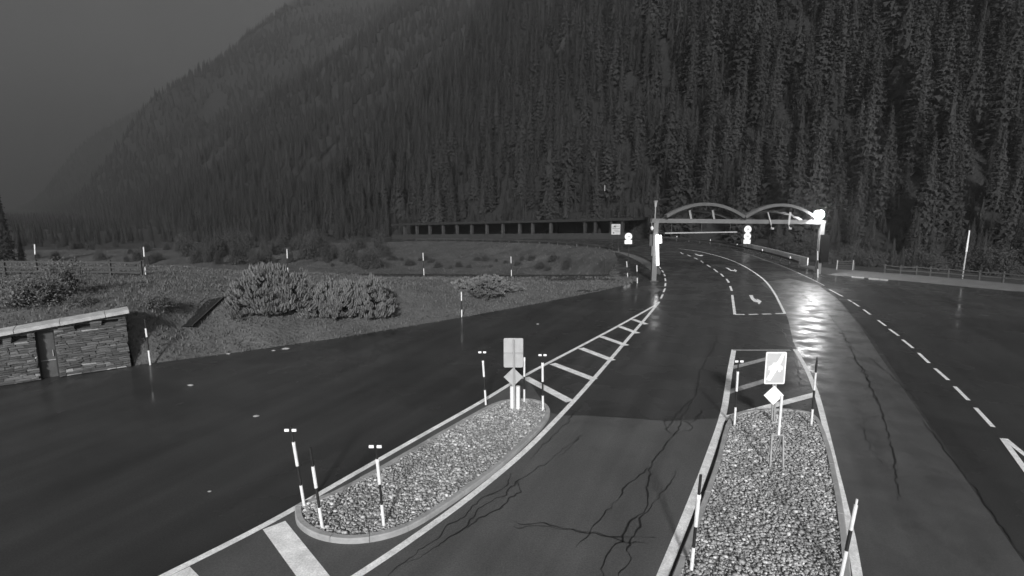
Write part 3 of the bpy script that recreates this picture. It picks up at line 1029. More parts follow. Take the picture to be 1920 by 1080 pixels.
for u, v0, v1 in ((1293, 394, 412), (1336, 394, 412)):
    s = s_of(u)
    obj('strut', M().bar(G(s, .3, zb(s) + .22), G(s - .12, .1, gz(u, v0)), .22, .12), 'galvanised', g)
for ut, ub in ((1436, 1442), (1478, 1475)):
    sa_, sb_ = s_of(ut), s_of(ub)
    arm = obj('lamp_arm', M().bar(G(sa_, .2, gz(ut, 398)), G(sb_, .35, gz(ub, 421)), .2, .1), 'galvanised', g)
    obj('lamp_head', M().box(G(sb_ + .05, .5, gz(ub, 428)), (.3, .3, .2)).bar(G(sb_, .35, gz(ub, 421)), G(sb_ + .05, .45, gz(ub, 428)), .05, .05), 'galvanised', arm)
# hanging height bar
hz = gz(1310, 436)
obj('height_bar', M().bar(G(s_of(1247), .1, hz), G(s_of(1382), .1, hz), .12, .13), 'galvanised', g)
for u in (1259, 1315, 1369):
    obj('hanger', M().tube([G(s_of(u), .1, hz), G(s_of(u), .1, zb(s_of(u)) - .2)], .03, 6), 'gantry_dark', g)
# left post fittings
mast = obj('mast', M().tube([G(-.1, 0, zb0 + .2), G(-.1, 0, gz(1225, 388))], .05, 8), 'galvanised', g)
obj('mast_head', M().tube([G(-.1, 0, gz(1225, 388)), G(-.1, 0, gz(1225, 380)), G(-.1, 0, gz(1225, 376))], [.1, .16, .24], 10), 'galvanised', mast)
obj('tube_light', M().tube([G(s_of(1230, 497), .35, gz(1230, 497)), G(s_of(1229, 440), .35, gz(1229, 440))], .13, 12), 'tube_glow', g)['label'] = 'long glowing vertical light tube'
obj('tube_light', M().tube([G(s_of(1235.5, 455), .3, gz(1236, 455)), G(s_of(1235, 441), .3, gz(1235, 441))], .14, 12), 'tube_glow', g)['label'] = 'short glowing light beside the long tube'
obj('tube_bracket', M().box(G(.35, .12, gz(1230, 448)), (.5, .2, .1)).box(G(.2, .12, gz(1230, 485)), (.4, .2, .1)), 'dark_metal', g)
obj('signal_box', M().box(G(s_of(1219, 450), .1, gz(1219, 450)), (.3, .35, 1.2)), 'gantry_dark', g)
obj('switch_box', M().box(G(s_of(1221.5, 470), .15, gz(1221, 470)), (.22, .3, 1.05)), 'gantry_paint', g)
cb = obj('camera_bracket', M().tube([G(-.55, .1, zb0 - .1), G(-.55, .25, zb0 - .6)], .03, 6), 'galvanised', g)
obj('camera_dome', M().tube([G(-.55, .25, zb0 - .55), G(-.55, .25, zb0 - .75), G(-.55, .25, zb0 - .95)], [.08, .17, .1], 10), 'white_plastic', cb)
# right post fittings
obj('cabinet', M().box(G(s_of(1540, 465), .35, (gz(1540, 440) + gz(1540, 489)) / 2), (.95, .5, gz(1540, 440) - gz(1540, 489))), 'cabinet_black', g)['label'] = 'dark cabinet hiding the middle of the right post'
obj('cabinet_shelf', M().box(G(s_of(1539, 490), .4, gz(1540, 490)), (1.05, .6, .08)), 'cabinet_black', g)
# flood lamp on the right end of the gantry: the lit lamp of the photograph
lp = G(s_of(1526, 402), .75, gz(1530, 402))
arm = obj('flood_lamp_arm', M().bar(G(GL - .2, .0, zb(GL) + .25), lp + Vector((0, 0, .6)), .1, .1), 'gantry_dark', g)
obj('flood_lamp_cap', M().tube([lp + Vector((0, 0, .45)), lp + Vector((0, 0, .57)), lp + Vector((0, 0, .66))], [.36, .3, .1], 20), 'dark_metal', g)
gm_ = M()
for a in range(1, 12):
    for k_ in range(24):
        e_ = math.pi * a / 12
        gm_.v.append(tuple(lp + Vector((math.sin(e_) * math.cos(k_ * math.pi / 12), math.sin(e_) * math.sin(k_ * math.pi / 12), math.cos(e_))) * .5))
gm_.f = [(a * 24 + k_, a * 24 + 24 + k_, a * 24 + 24 + (k_ + 1) % 24, a * 24 + (k_ + 1) % 24) for a in range(10) for k_ in range(24)]
gm_.f += [tuple(range(24)), tuple(range(263, 239, -1))]
obj('flood_lamp_globe', gm_, 'lamp_glow', g, smooth=True)['label'] = 'dazzling white lamp globe'
sp = band_pole(P(1533.5, 520), at_Y(1533, 471, P(1533.5, 520).y), road_bands, 'snow pole standing against the right post of the gantry', r=.05)

# ------------------------------------------------------------------ road signs beyond the gantry
def round_sign(base, circles, rects, label, post_top_v, name='traffic_sign'):
    t = thing(name, base, label, 'traffic sign')
    kk = 1 / px_per_m(base)
    X = lambda u: at_Y(u, 440, base.y).x - base.x
    obj('post', M().tube([(0, .06, -.3), (0, .06, z_over(base, post_top_v) - base.z)], .06, 8), 'dark_metal', t)
    for (u, v, r_) in circles:
        c = (X(u), 0, z_over(base, v) - base.z)
        o = obj('round_plate', M().disc(c, (0, 1, 0), r_ * kk, .03, 28), 'sign_white', t)
        obj('ring', M().disc((c[0], -.02, c[2]), (0, 1, 0), r_ * kk * .62, .012, 24), 'sign_ring', o)
        obj('number', M().box((c[0] - .13 * r_ * kk, -.03, c[2]), (.12 * r_ * kk, .01, .5 * r_ * kk)).disc((c[0] + .18 * r_ * kk, -.03, c[2]), (0, 1, 0), .22 * r_ * kk, .01, 12), 'sign_print', o)
    for (u0, u1, v0, v1) in rects:
        o = obj('supplementary_plate', plate(((X(u0) + X(u1)) / 2, 0, z_over(base, (v0 + v1) / 2) - base.z), (u1 - u0) * kk, (v1 - v0) * kk, .1), 'sign_white', t)
        obj('print_line', M().box(((X(u0) + X(u1)) / 2, -.012, z_over(base, (v0 + v1) / 2) - base.z), ((u1 - u0) * kk * .6, .01, .1)), 'sign_ring', o)
    return t
round_sign(P(1178.5, 491), [(1178.5, 443.5, 6.8)], [(1171.5, 1185.5, 450, 457.5)], 'round white sign over a small plate left of the gantry', 438)
bs = P(1401.5, 470)
round_sign(bs, [(1401.5, 430, 6.8), (1401.5, 443, 6.6)], [(1395, 1408, 449, 457)], 'two round white signs stacked over a small plate under the gantry', 425)
b = P(1154.5, 470)
b = at_Y(1154.5, 470, 92)
b.z = road_z(b.x, b.y) - .1
t = thing('information_board', b, 'square pale information board on posts before the gallery', 'sign')
kk = 1 / px_per_m(b)
X_ = lambda u: at_Y(u, 440, b.y).x - b.x
Z_ = lambda v: z_over(b, v) - b.z
for u in (1149, 1160):
    obj('post', M().tube([(X_(u), .06, -.5), (X_(u), .06, Z_(421))], .05, 8), 'dark_metal', t)
pn = obj('board', plate((X_(1154.5), 0, Z_(430)), 16.5 * kk, 19.5 * kk, .06), 'sign_back', t)
obj('print_line', M().box((X_(1155), -.01, Z_(428.2)), (14 * kk, .01, .09)).box((X_(1157), -.01, Z_(424)), (7 * kk, .01, .09)).box((X_(1155), -.01, Z_(431.5)), (9 * kk, .01, .07)).box((X_(1157), -.01, Z_(434.5)), (9 * kk, .01, .07)), 'board_print', pn)
obj('pictogram', M().prism([(X_(1149 + a), -.01, Z_(425.5 - c_)) for a, c_ in ((0, 0), (5, -1), (4.6, 2.6), (3, 3.2), (2.4, 1.6))], (0, .01, 0)).disc((X_(1150.2), -.01, Z_(436.6)), (0, 1, 0), 1.3 * kk, .01, 12), 'black_plastic', pn)

# ------------------------------------------------------------------ parapet, guard rails
pt = [P(u, v) for u, v in ((1514, 498), (1484, 489.5), (1454, 481), (1424, 473), (1393, 465.5))]
c0 = pt[0]
pa = thing('parapet_wall', c0, 'pale panelled parapet wall along the outside of the bend', 'parapet')
line = resample(pt, 13)
for i in range(12):
    a_, b_ = line[i] - c0, line[i + 1] - c0
    d = (b_ - a_).normalized() * .012
    hgt = 1.05
    obj('panel', M().bar(a_ + d + Vector((0, 0, hgt / 2)), b_ - d + Vector((0, 0, hgt / 2)), .14, hgt), 'parapet_concrete', pa)
def guard_rail(pts, label, refl=True, post_step=4.0, zoff=0.0):
    c0 = pts[0]
    t = thing('guard_rail', c0, label, 'guard rail')
    L = sum((b - a).length for a, b in zip(pts, pts[1:]))
    ln = resample(pts, max(6, int(L / post_step) + 1))
    m = M()
    for a_, b_ in zip(ln, ln[1:]):
        m.bar(a_ - c0 + Vector((0, 0, .62)), b_ - c0 + Vector((0, 0, .62)), .05, .31)
    obj('rail', m, 'rail_metal', t)
    d = (ln[1] - ln[0]).normalized()
    for i, p in enumerate(ln):
        o = obj('post', M().box(p - c0 + Vector((0, .08, .3)), (.1, .1, .95)), 'rail_metal', t)
        if refl and i % 3 == 1:
            obj('reflector', M().box(p - c0 + Vector((0, -.06, .9)), (.12, .05, .26)), 'reflector', o)
guard_rail([P(u, v) for u, v in ((1498, 501), (1470, 491), (1440, 482), (1408, 474), (1380, 467))] + [PR(u, v) for u, v in ((1345, 460), (1300, 454), (1262, 450.5), (1240, 449.5))],
           'dark guard rail with small reflectors along the outside of the bend')
guard_rail([PR(u, v) for u, v in ((1160, 473), (1130, 467), (1080, 461), (1020, 457), (960, 455), (900, 453), (840, 452), (780, 452))],
           'dark guard rail along the meadow edge below the gallery', False)

# ------------------------------------------------------------------ avalanche gallery
ga = [PR(u, 448) for u in (1186, 1120, 1060, 1000, 940, 880, 820, 770, 735)]
gline = resample(ga, 60)
go = thing('road_gallery', ga[0], 'long flat roofed avalanche gallery with open pillars at the mountain foot', 'gallery')
c0 = ga[0]
HG, DP = 4.7, 9.0
back = []
for i, p in enumerate(gline):
    d = (gline[min(i + 1, 59)] - gline[max(i - 1, 0)])
    d.z = 0
    d.normalize()
    n_ = Vector((d.y, -d.x, 0))
    if n_.y < 0: n_ = -n_
    back.append(p + n_ * DP)
def strip(zs0, zs1, off0, off1, m, name):                  # closed box section following the gallery line
    mm_ = M()
    for p, q in zip(gline, back):
        dv = (q - p).normalized()
        a_, b_ = p - c0 + dv * off0, p - c0 + dv * off1
        mm_.v += [(a_.x, a_.y, a_.z + zs0), (b_.x, b_.y, b_.z + zs0), (b_.x, b_.y, b_.z + zs1), (a_.x, a_.y, a_.z + zs1)]
    n = len(gline)
    for i in range(n - 1):
        for k_ in range(4):
            k2 = (k_ + 1) % 4
            mm_.f.append((i * 4 + k_, i * 4 + 4 + k_, i * 4 + 4 + k2, i * 4 + k2))
    mm_.f += [(0, 1, 2, 3), (4 * n - 1, 4 * n - 2, 4 * n - 3, 4 * n - 4)]
    return obj(name, mm_, m, go)
strip(HG - .1, HG + .55, -.3, DP + .5, 'roof_soil', 'roof')
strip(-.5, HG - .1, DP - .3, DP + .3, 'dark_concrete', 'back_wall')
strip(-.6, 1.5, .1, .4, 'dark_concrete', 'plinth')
for u in (1035, 1000, 970, 942, 912, 884, 855, 827, 802, 780, 1092, 1118, 1140, 1165, 758):
    p = min(gline, key=lambda q: abs(project(q.x, q.y, q.z)[0] - u))
    i = gline.index(p)
    d = (gline[min(i + 1, 59)] - gline[max(i - 1, 0)]).normalized()
    n_ = (back[i] - p).normalized()
    base = p - c0
    m = M()
    pts_ = [base + d * -.3 + n_ * .15 + Vector((0, 0, -.3)), base + d * .3 + n_ * .15 + Vector((0, 0, -.3)), base + d * .3 + n_ * .15 + Vector((0, 0, HG)), base + d * -.3 + n_ * .15 + Vector((0, 0, HG))]
    m.prism(pts_, n_ * .9)
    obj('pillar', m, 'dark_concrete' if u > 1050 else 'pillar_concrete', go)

# ------------------------------------------------------------------ verge, fence, pole and little gate on the right
vn = resample([P(u, v) for u, v in pxs('1500,499 1520,505 1540,515 1600,520 1700,528 1800,537 1900,546 2060,560')], 60)
vf = resample([P(u, v) for u, v in pxs('1502,497 1522,500 1545,503 1600,507 1700,514 1800,522 1900,532 2060,546')], 60)
vm = M()
for a_, b_ in zip(vn, vf):
    for j in range(6):
        t_ = j / 5
        p = a_.lerp(b_, t_)
        vm.v.append((p.x, p.y, (-.05, .12, .15, .17, .16, -.6)[j] + (.04 * vnoise(p.x, p.y) if 0 < j < 5 else 0)))
vm.f = [(i * 6 + j, i * 6 + 6 + j, i * 6 + 7 + j, i * 6 + 1 + j) for i in range(59) for j in range(5)]
verge = obj('verge', vm, 'verge_gravel', smooth=True)
tag(verge, 'pale gravel verge along the right edge of the asphalt', kind='structure')
for u0, v0, u1, v1 in ((1597, 520.5, 1620, 522), (1629, 523.5, 1648, 525), (1650, 525.2, 1664, 526.6)):
    obj('kerb_stone', M().bar(P(u0, v0) + Vector((0, 0, .07)), P(u1, v1) + Vector((0, 0, .07)), .4, .13), 'kerb_concrete', verge)
fx = [P(u, v, .1) for u, v in ((1600, 507), (1658, 511), (1687, 514), (1717, 515), (1743, 517), (1777, 519.5), (1835, 524.5), (1880, 528.5), (1950, 535))]
sv_px = pxs('1146,471 1165,474 1185,480 1203,488 1218,497 1229,507 1233,516')
sv_c = resample(smooth_line([P(u, v) for u, v in sv_px], 5), 30)
sm_ = M()
for i, p in enumerate(sv_c):
    d = (sv_c[min(i + 1, 29)] - sv_c[max(i - 1, 0)]).normalized()
    n_ = Vector((d.y, -d.x, 0))
    hw = .75 * (1 - abs(i / 29 * 2 - 1) ** 4 * .7)
    for o_, zz in ((-hw, -.01), (-hw * .7, .10), (0, .14), (hw * .7, .10), (hw, -.01)):
        q_ = p + n_ * o_
        sm_.v.append((q_.x, q_.y, zz))
sm_.f = [(i * 5 + j, i * 5 + 1 + j, i * 5 + 6 + j, i * 5 + 5 + j) for i in range(29) for j in range(4)]
tag(obj('verge', sm_, 'verge_gravel', smooth=True), 'narrow pale strip of verge curving left of the gantry post', kind='structure')
rf = thing('rail_fence', fx[0], 'low wooden post and rail fence behind the gravel verge', 'fence')
for i, p in enumerate(fx):
    hp = 1.05 + R.uniform(-.08, .08)
    obj('post', M().box(p - fx[0] + Vector((0, 0, hp / 2 - .1)), (.16, .16, hp + .2)), 'weathered_wood', rf)['label'] = 'weathered fence post'
for i in range(1, len(fx) - 1):
    for zz in (.85, .42):
        obj('rail', M().bar(fx[i] - fx[0] + Vector((0, -.1, zz + R.uniform(-.03, .03))), fx[i + 1] - fx[0] + Vector((0, -.1, zz + R.uniform(-.03, .03))), .05, .10), 'weathered_wood', rf)
b = P(1804.5, 521, .1)
t = thing('flag_pole', b, 'tall thin white pole behind the gravel verge', 'pole')
obj('shaft', M().tube([(0, 0, -.3), (.02, 0, 1.6), (.06, 0, 2.9)], .07, 10), 'galvanised', t)
obj('upper_shaft', M().tube([(.06, 0, 2.9), (.1, 0, z_over(b, 432) - b.z)], [.09, .06], 10), 'white_plastic', t)
b = P(1585, 507, .1)
t = thing('slatted_gate', b, 'dark slatted gate between two posts right of the gantry post', 'gate')
for u in (1569, 1599):
    obj('post', M().box(at_Y(u, 500, b.y) * 1 - b - Vector((0, 0, (at_Y(u, 500, b.y) - b).z)) + Vector((0, 0, .6)), (.1, .1, 1.3)), 'galvanised', t)
xa, xb = at_Y(1570, 500, b.y).x - b.x, at_Y(1598, 500, b.y).x - b.x
for i in range(4):
    obj('slat', M().box(((xa + xb) / 2, 0, .3 + i * .26), (xb - xa, .04, .14)), 'dark_metal', t)

# ------------------------------------------------------------------ left terrace fences
def fence(px, heights, label, hp=1.1, m='weathered_wood', lift=0.0):
    pts = [on_bank(u, v) for u, v in px]
    c0 = pts[0]
    t = thing('rail_fence', c0, label, 'fence')
    for p in pts:
        obj('post', M().box(p - c0 + Vector((0, 0, hp / 2 - .1)), (.14, .14, hp + .2)), m, t)
    for a_, b_ in zip(pts, pts[1:]):
        for zz in heights:
            obj('rail', M().bar(a_ - c0 + Vector((0, -.09, zz)), b_ - c0 + Vector((0, -.09, zz)), .05, .12), m, t)
fence(((-60, 515), (10, 515), (70, 515), (135, 515), (208, 516), (266, 517)), (1.0, .62, .25), 'weathered rail fence on the terrace above the stone building', 1.15)

# ------------------------------------------------------------------ plants
def pine_bush_mesh(seed, n=850):
    rg = random.Random(seed)
    m = M()
    for _ in range(n):
        a = rg.uniform(0, 6.283)
        c = rg.random()
        el = math.asin(c)
        rr2 = rg.uniform(.78, 1.0) * (1 + .18 * math.sin(a * 3 + seed) + .12 * math.sin(a * 7 + 2 * seed + el * 5))
        p = Vector((math.cos(a) * math.cos(el) * rr2, math.sin(a) * math.cos(el) * rr2, math.sin(el) * rr2 * (.9 + .25 * vnoise(math.cos(a) * 3 + seed, math.sin(a) * 3 + el * 2))))
        d = (Vector((p.x * .45, p.y * .45, .75 + .3 * p.z)) + Vector((rg.uniform(-.25, .25), rg.uniform(-.25, .25), 0))).normalized()
        L_ = rg.uniform(.09, .18)
        x = d.cross(Vector((rg.uniform(-1, 1), rg.uniform(-1, 1), .2))).normalized()
        y = d.cross(x)
        for k_ in range(5):
            t_ = k_ / 5 * 6.283 + rg.uniform(-.4, .4)
            o_ = (x * math.cos(t_) + y * math.sin(t_))
            s_ = (x * -math.sin(t_) + y * math.cos(t_))
            b0_ = p - d * L_ * .35
            tip = p + d * L_ * rg.uniform(.7, 1) + o_ * .03
            mid = p + d * L_ * .1 + o_ * rg.uniform(.04, .06)
            m.poly([b0_, mid - s_ * .022, tip])
            m.poly([b0_, tip, mid + s_ * .022])
    return m.mesh('foliage', 'pine_shoot')
pine_meshes = [pine_bush_mesh(i + 1) for i in range(4)]
stem_m = M()
for i in range(9):
    a = i * .7
    stem_m.tube([(0, 0, -.12), (.3 * math.cos(a), .3 * math.sin(a), .3), (.62 * math.cos(a), .62 * math.sin(a), .55)], [.035, .022, .01], 5)
stem_mesh = stem_m.mesh('stem', 'stem')
fill_m = M()
for i in range(60):
    a, el, r_ = R.uniform(0, 6.28), R.uniform(-.1, 1.2), R.uniform(.55, .72)
    p = Vector((math.cos(a) * math.cos(el), math.sin(a) * math.cos(el), math.sin(el))) * r_
    for _ in range(3):
        v_ = [p + Vector((R.uniform(-.2, .2), R.uniform(-.2, .2), R.uniform(-.16, .16))) for _ in range(3)]
        fill_m.poly(v_)
fill_mesh = fill_m.mesh('inner_twigs', 'stem')
def shrub(u, v, wpx, hpx, label, i, me_list=None, name='pine_shrub', group=None, hit=None, back=.35):
    p = hit or on_bank(u, v)
    k_ = 1 / px_per_m(p)
    w_, h_ = wpx * k_ / 2, hpx * k_
    t = thing(name, p + Vector((0, w_ * back, -.05)), label, 'shrub', group)
    for nm, me in (('foliage', (me_list or pine_meshes)[i % 4]), ('stem', stem_mesh), ('inner_twigs', fill_mesh)):
        o = link(nm, me, t)
        o.scale = (w_, w_ * .75, h_)
        o.rotation_euler = (0, 0, i * 1.9)
        if nm == 'foliage':
            o.scale = (w_, w_, h_)
    return t
shrub(497, 582, 150, 80, 'largest dwarf pine shrub, left of the pair in the middle of the grass bank', 0)
shrub(612, 590, 105, 58, 'lower left half of the right dwarf pine clump on the grass bank', 1)
shrub(685, 588, 110, 66, 'dwarf pine shrub forming the right end of the clump on the grass bank', 2)
shrub(900, 550, 110, 30, 'low spreading dwarf pine towards the right end of the grass bank', 3)
shrub(950, 544, 60, 15, 'smallest dwarf pine beside the low spreading one on the grass bank', 0)
def leafy_mesh(seed, n=950):
    rg = random.Random(seed)
    m = M()
    for _ in range(n):
        a, el, r_ = rg.uniform(0, 6.283), math.asin(rg.random()), rg.uniform(.55, 1.05)
        r_ *= 1 + .25 * math.sin(3 * a + seed) * math.cos(2 * el + seed)
        p = Vector((math.cos(a) * math.cos(el) * r_, math.sin(a) * math.cos(el) * r_, .05 + math.sin(el) * r_))
        for _ in range(3):
            c = p + Vector((rg.gauss(0, .05), rg.gauss(0, .05), rg.gauss(0, .05)))
            d1 = Vector((rg.uniform(-1, 1), rg.uniform(-1, 1), rg.uniform(-.4, 1))).normalized() * rg.uniform(.026, .05)
            d2 = d1.cross(Vector((rg.uniform(-1, 1), rg.uniform(-1, 1), rg.uniform(-1, 1)))).normalized() * rg.uniform(.014, .026)
            m.poly([c - d1, c + d2, c + d1, c - d2])
    return m.mesh('foliage', 'leaf')
leafy = [leafy_mesh(20 + i) for i in range(4)]
MATS['leaf_bright'] = mat('leaf_bright', .075, .12, 1.5, (.6, .8), rand=.1)
leafy_b = []
for i in range(4):
    m_ = leafy[i].copy()
    m_.materials.clear()
    m_.materials.append(MATS['leaf_bright'])
    leafy_b.append(m_)
shrub(48, 575, 120, 62, 'broad leafy shrub above the left end of the stone building', 0, leafy_b, 'leafy_shrub')
shrub(110, 556, 80, 68, 'taller leafy shrub in front of the terrace fence', 1, leafy_b, 'leafy_shrub')
shrub(150, 575, 60, 26, 'small leafy shrub just behind the stone building roof', 2, leafy_b, 'leafy_shrub')
shrub(290, 575, 70, 26, 'straggly low shrub right above the stone building corner', 3, leafy_b, 'leafy_shrub')
for i, (u, v, w_, h_) in enumerate(((1640, 498, 55, 30), (1725, 500, 60, 34), (1760, 505, 50, 30), (1830, 508, 70, 42), (1885, 515, 60, 50), (1555, 492, 40, 26), (1600, 494, 50, 36), (1470, 468, 60, 30), (1520, 476, 40, 34))):
    p = P(u, v, -.3)
    shrub(u, v, w_, h_, 'dark bush growing between the rail fence and the forest' if u > 1610 else 'dark bush growing behind the gantry and parapet', i, leafy, 'bush',
          'bushes behind the rail fence' if u > 1610 else 'bushes behind the parapet', hit=Vector((p.x, p.y, float(hill(p.x, p.y)))))
for i in range(84):                                       # scrub on the valley floor, left
    u = 60 + 660 * (i + R.random() * .9) / 84
    v = R.uniform(462, 505)
    p = anyhit(u, v)
    if p.y < 80:
        continue
    hgt = R.uniform(2.6, 5.5) if u > 330 else R.uniform(1.6, 3.0)
    kk = px_per_m(p)
    shrub(u, v, hgt * kk * R.uniform(.7, 1.1), hgt * kk, 'loose scrub tree on the dark valley floor beyond the side road', i, leafy, 'scrub_tree', 'scrub trees on the valley floor', hit=p)

for i in range(34):                                       # low scrub on the near side of the meadow
    u = 560 + 520 * (i + R.random() * .9) / 34
    v = R.uniform(484, 508) - (8 if u < 760 else 0)
    p = anyhit(u, v)
    if p.y < 66:
        continue
    hgt = R.uniform(.7, 1.7)
    kk = px_per_m(p)
    shrub(u, v, hgt * kk * R.uniform(1.2, 2.0), hgt * kk, 'low dark scrub bush in the meadow inside the bend', i, leafy, 'meadow_bush', 'scrub bushes in the meadow', hit=p)

# grass tufts on the bank
def tufts(name, label, tri_src, n, hmin, hmax, seed, m='grass_blade', cond=None):
    rg = np.random.default_rng(seed)
    V, F = [], []
    ar = []
    fv = [np.array(tri_src.v[i]) for i in range(len(tri_src.v))]
    fc = tri_src.f
    for f_ in fc:
        a_, b_, c_, d_ = (fv[i] for i in f_)
        ar.append(np.linalg.norm(np.cross(b_ - a_, d_ - a_)))
    ar = np.array(ar)
    ar /= ar.sum()
    idx = rg.choice(len(fc), n, p=ar)
    for i in idx:
        a_, b_, c_, d_ = (fv[j] for j in fc[i])
        s_, t_ = rg.random(2)
        p = (a_ * (1 - s_) + b_ * s_) * (1 - t_) + (d_ * (1 - s_) + c_ * s_) * t_
        if cond and not cond(p):
            continue
        cl = .6 + .9 * max(0, vnoise(p[0] / 1.3, p[1] / 1.3) + .4)
        for k_ in range(3):
            an = rg.uniform(0, 6.283)
            h_ = rg.uniform(hmin, hmax) * cl
            dx_, dy_ = math.cos(an), math.sin(an)
            n0 = len(V)
            o_ = p + np.array([dx_, dy_, 0]) * .05
            V += [tuple(o_ + np.array([-dy_, dx_, 0]) * .035 - [0, 0, .03]), tuple(o_ - np.array([-dy_, dx_, 0]) * .035 - [0, 0, .03]),
                  tuple(o_ + np.array([dx_ * h_ * .5, dy_ * h_ * .5, h_]))]
            F.append((n0, n0 + 1, n0 + 2))
    mm_ = M()
    mm_.v, mm_.f = V, F
    tag(obj(name, mm_, m), label, kind='stuff')
tufts('grass', 'short rough grass covering the mound', bm_, 26000, .07, .22, 5, cond=lambda p: p[0] > -45)
tufts('grass', 'tall rough grass of the meadow inside the bend', mm, 12000, .15, .45, 6, 'grass_blade', cond=lambda p: p[0] > -75)

# loose stones on the wet asphalt
for u, v, s_, lab in ((357, 723, .10, 'single pale stone on the dark asphalt left'), (480, 781, .09, 'small pale stone in the middle of the dark car park'), (536, 655, .16, 'largest pale stone near the foot of the grass bank'),
                      (513, 658, .09, 'small stone left of the largest one near the bank'), (1008, 608, .08, 'pale stone on the asphalt right of the bank'), (428, 664, .09, 'pale stone lying at the very edge of the bank'), (393, 922, .04, 'tiny bright pebble on the near dark asphalt')):
    p = P(u, v)
    m = M()
    for z_, r_ in ((0, .8), (.25, 1), (.45, .7), (.55, .2)):
        for k_ in range(8):
            a = k_ * math.pi / 4
            q = s_ * r_ * R.uniform(.8, 1.15)
            m.v.append((q * 1.4 * math.cos(a), q * math.sin(a), z_ * s_))
    for j in range(3):
        for k_ in range(8):
            m.f.append((j * 8 + k_, j * 8 + (k_ + 1) % 8, j * 8 + 8 + (k_ + 1) % 8, j * 8 + 8 + k_))
    m.f.append(tuple(range(24, 32)))
    o = obj('loose_stone', m, 'stone')
    o.location = p + Vector((0, 0, .004))
    tag(o, lab, 'stone')

# ------------------------------------------------------------------ conifers
def spruce_crown(seed, Ht=20., Rb=3.1, gap=.08, ragged=.18):
    rg = random.Random(seed)
    m = M()
    nw = 46
    for i in range(nw):
        t_ = (i + rg.uniform(-.3, .3)) / nw
        z = Ht * (.05 + .93 * t_)
        r0 = Rb * ((1 - t_) ** .92) * (1 - ragged + ragged * math.sin(i * 1.7 + seed)) + .12
        nb = 11 if t_ < .6 else 8
        a0 = rg.uniform(0, 6.28)
        for b_ in range(nb):
            if rg.random() < gap + (.35 if gap > .1 and t_ < .18 else 0):
                continue
            a = a0 + 6.283 * b_ / nb + rg.uniform(-.3, .3)
            L_ = r0 * rg.uniform(.62, 1.12)
            dv = Vector((math.cos(a), math.sin(a), 0))
            sv = Vector((-math.sin(a), math.cos(a), 0))
            droop = rg.uniform(.25, .5) * (1.1 - t_)
            p0 = Vector((0, 0, z + rg.uniform(-.5, .5) * Ht / nw))
            p1 = p0 + dv * L_ * .55 + Vector((0, 0, -L_ * .55 * droop))
            p2 = p0 + dv * L_ + Vector((0, 0, -L_ * droop * .85))
            w1, w2 = L_ * .19 + .06, L_ * .09
            m.poly([p0, p1 - sv * w1 - Vector((0, 0, w1 * .5)), p1 + Vector((0, 0, .05))])
            m.poly([p0, p1 + Vector((0, 0, .05)), p1 + sv * w1 - Vector((0, 0, w1 * .5))])
            m.poly([p1 - sv * w1 - Vector((0, 0, w1 * .5)), p2 - sv * w2 * rg.uniform(-.4, 1), p1 + Vector((0, 0, .05))])
            m.poly([p1 + Vector((0, 0, .05)), p2 + sv * w2 * rg.uniform(-.4, 1), p1 + sv * w1 - Vector((0, 0, w1 * .5))])
            # hanging twigs
            for f_ in (.42, .72, 1.0):
                c = p0.lerp(p2, f_) + sv * rg.uniform(-.12, .12) * L_
                hh = L_ * rg.uniform(.10, .2) + rg.uniform(.15, .4)
                ww = L_ * rg.uniform(.08, .16) + .10
                o_ = dv * rg.uniform(-.12, .12)
                m.poly([c - sv * ww + o_, c + sv * rg.uniform(-.4, .4) * ww - Vector((0, 0, hh)) + dv * .08, c + sv * ww - o_])
    n0 = len(m.v)                                        # jagged inner core, added so gaps show a lit surface instead of black
    for a_ in range(9):
        zz = Ht * (.06 + .84 * a_ / 8)
        for k_ in range(9):
            rr3 = Rb * .5 * (1 - a_ / 8.6) * rg.uniform(.55, 1.25) + .05
            an = k_ * 6.283 / 9 + a_ * .35
            m.v.append((rr3 * math.cos(an), rr3 * math.sin(an), zz + rg.uniform(-.6, .6)))
    for a_ in range(8):
        for k_ in range(9):
            k2 = (k_ + 1) % 9
            m.f.append((n0 + a_ * 9 + k_, n0 + a_ * 9 + k2, n0 + a_ * 9 + 9 + k2, n0 + a_ * 9 + 9 + k_))
    m.poly([(-.12, 0, Ht * .93), (.12, 0, Ht * .93), (0, 0, Ht * 1.02)])
    m.poly([(0, -.12, Ht * .93), (0, .12, Ht * .93), (0, 0, Ht * 1.02)])
    return m.mesh('crown', 'needles')
crowns = [spruce_crown(s_, 20., rb) for s_, rb in ((1, 3.8), (2, 3.2), (3, 4.4), (4, 2.9), (5, 3.6), (6, 4.1))] + [spruce_crown(7, 20., 4.3, .3, .3), spruce_crown(8, 20., 3.0, .38, .34)]
trunk_mesh = M().tube([(0, 0, -1), (0, 0, 4), (.05, 0, 12), (0, 0, 19.4)], [.3, .24, .14, .02], 7).mesh('trunk', 'bark')
first = {}
def spruce(x, y, z, s_, i, rot, label, group=None, lean=0):
    t = thing('spruce_tree', (x, y, z), label, 'tree', group)
    k_ = R.uniform(.8, 1.25)
    t.scale = (s_ * k_, s_ * k_, s_)
    t.rotation_euler = (lean, 0, rot)
    c = link('crown', crowns[i], t)
    link('trunk', trunk_mesh, t)
    first.setdefault(i, c)
    return t
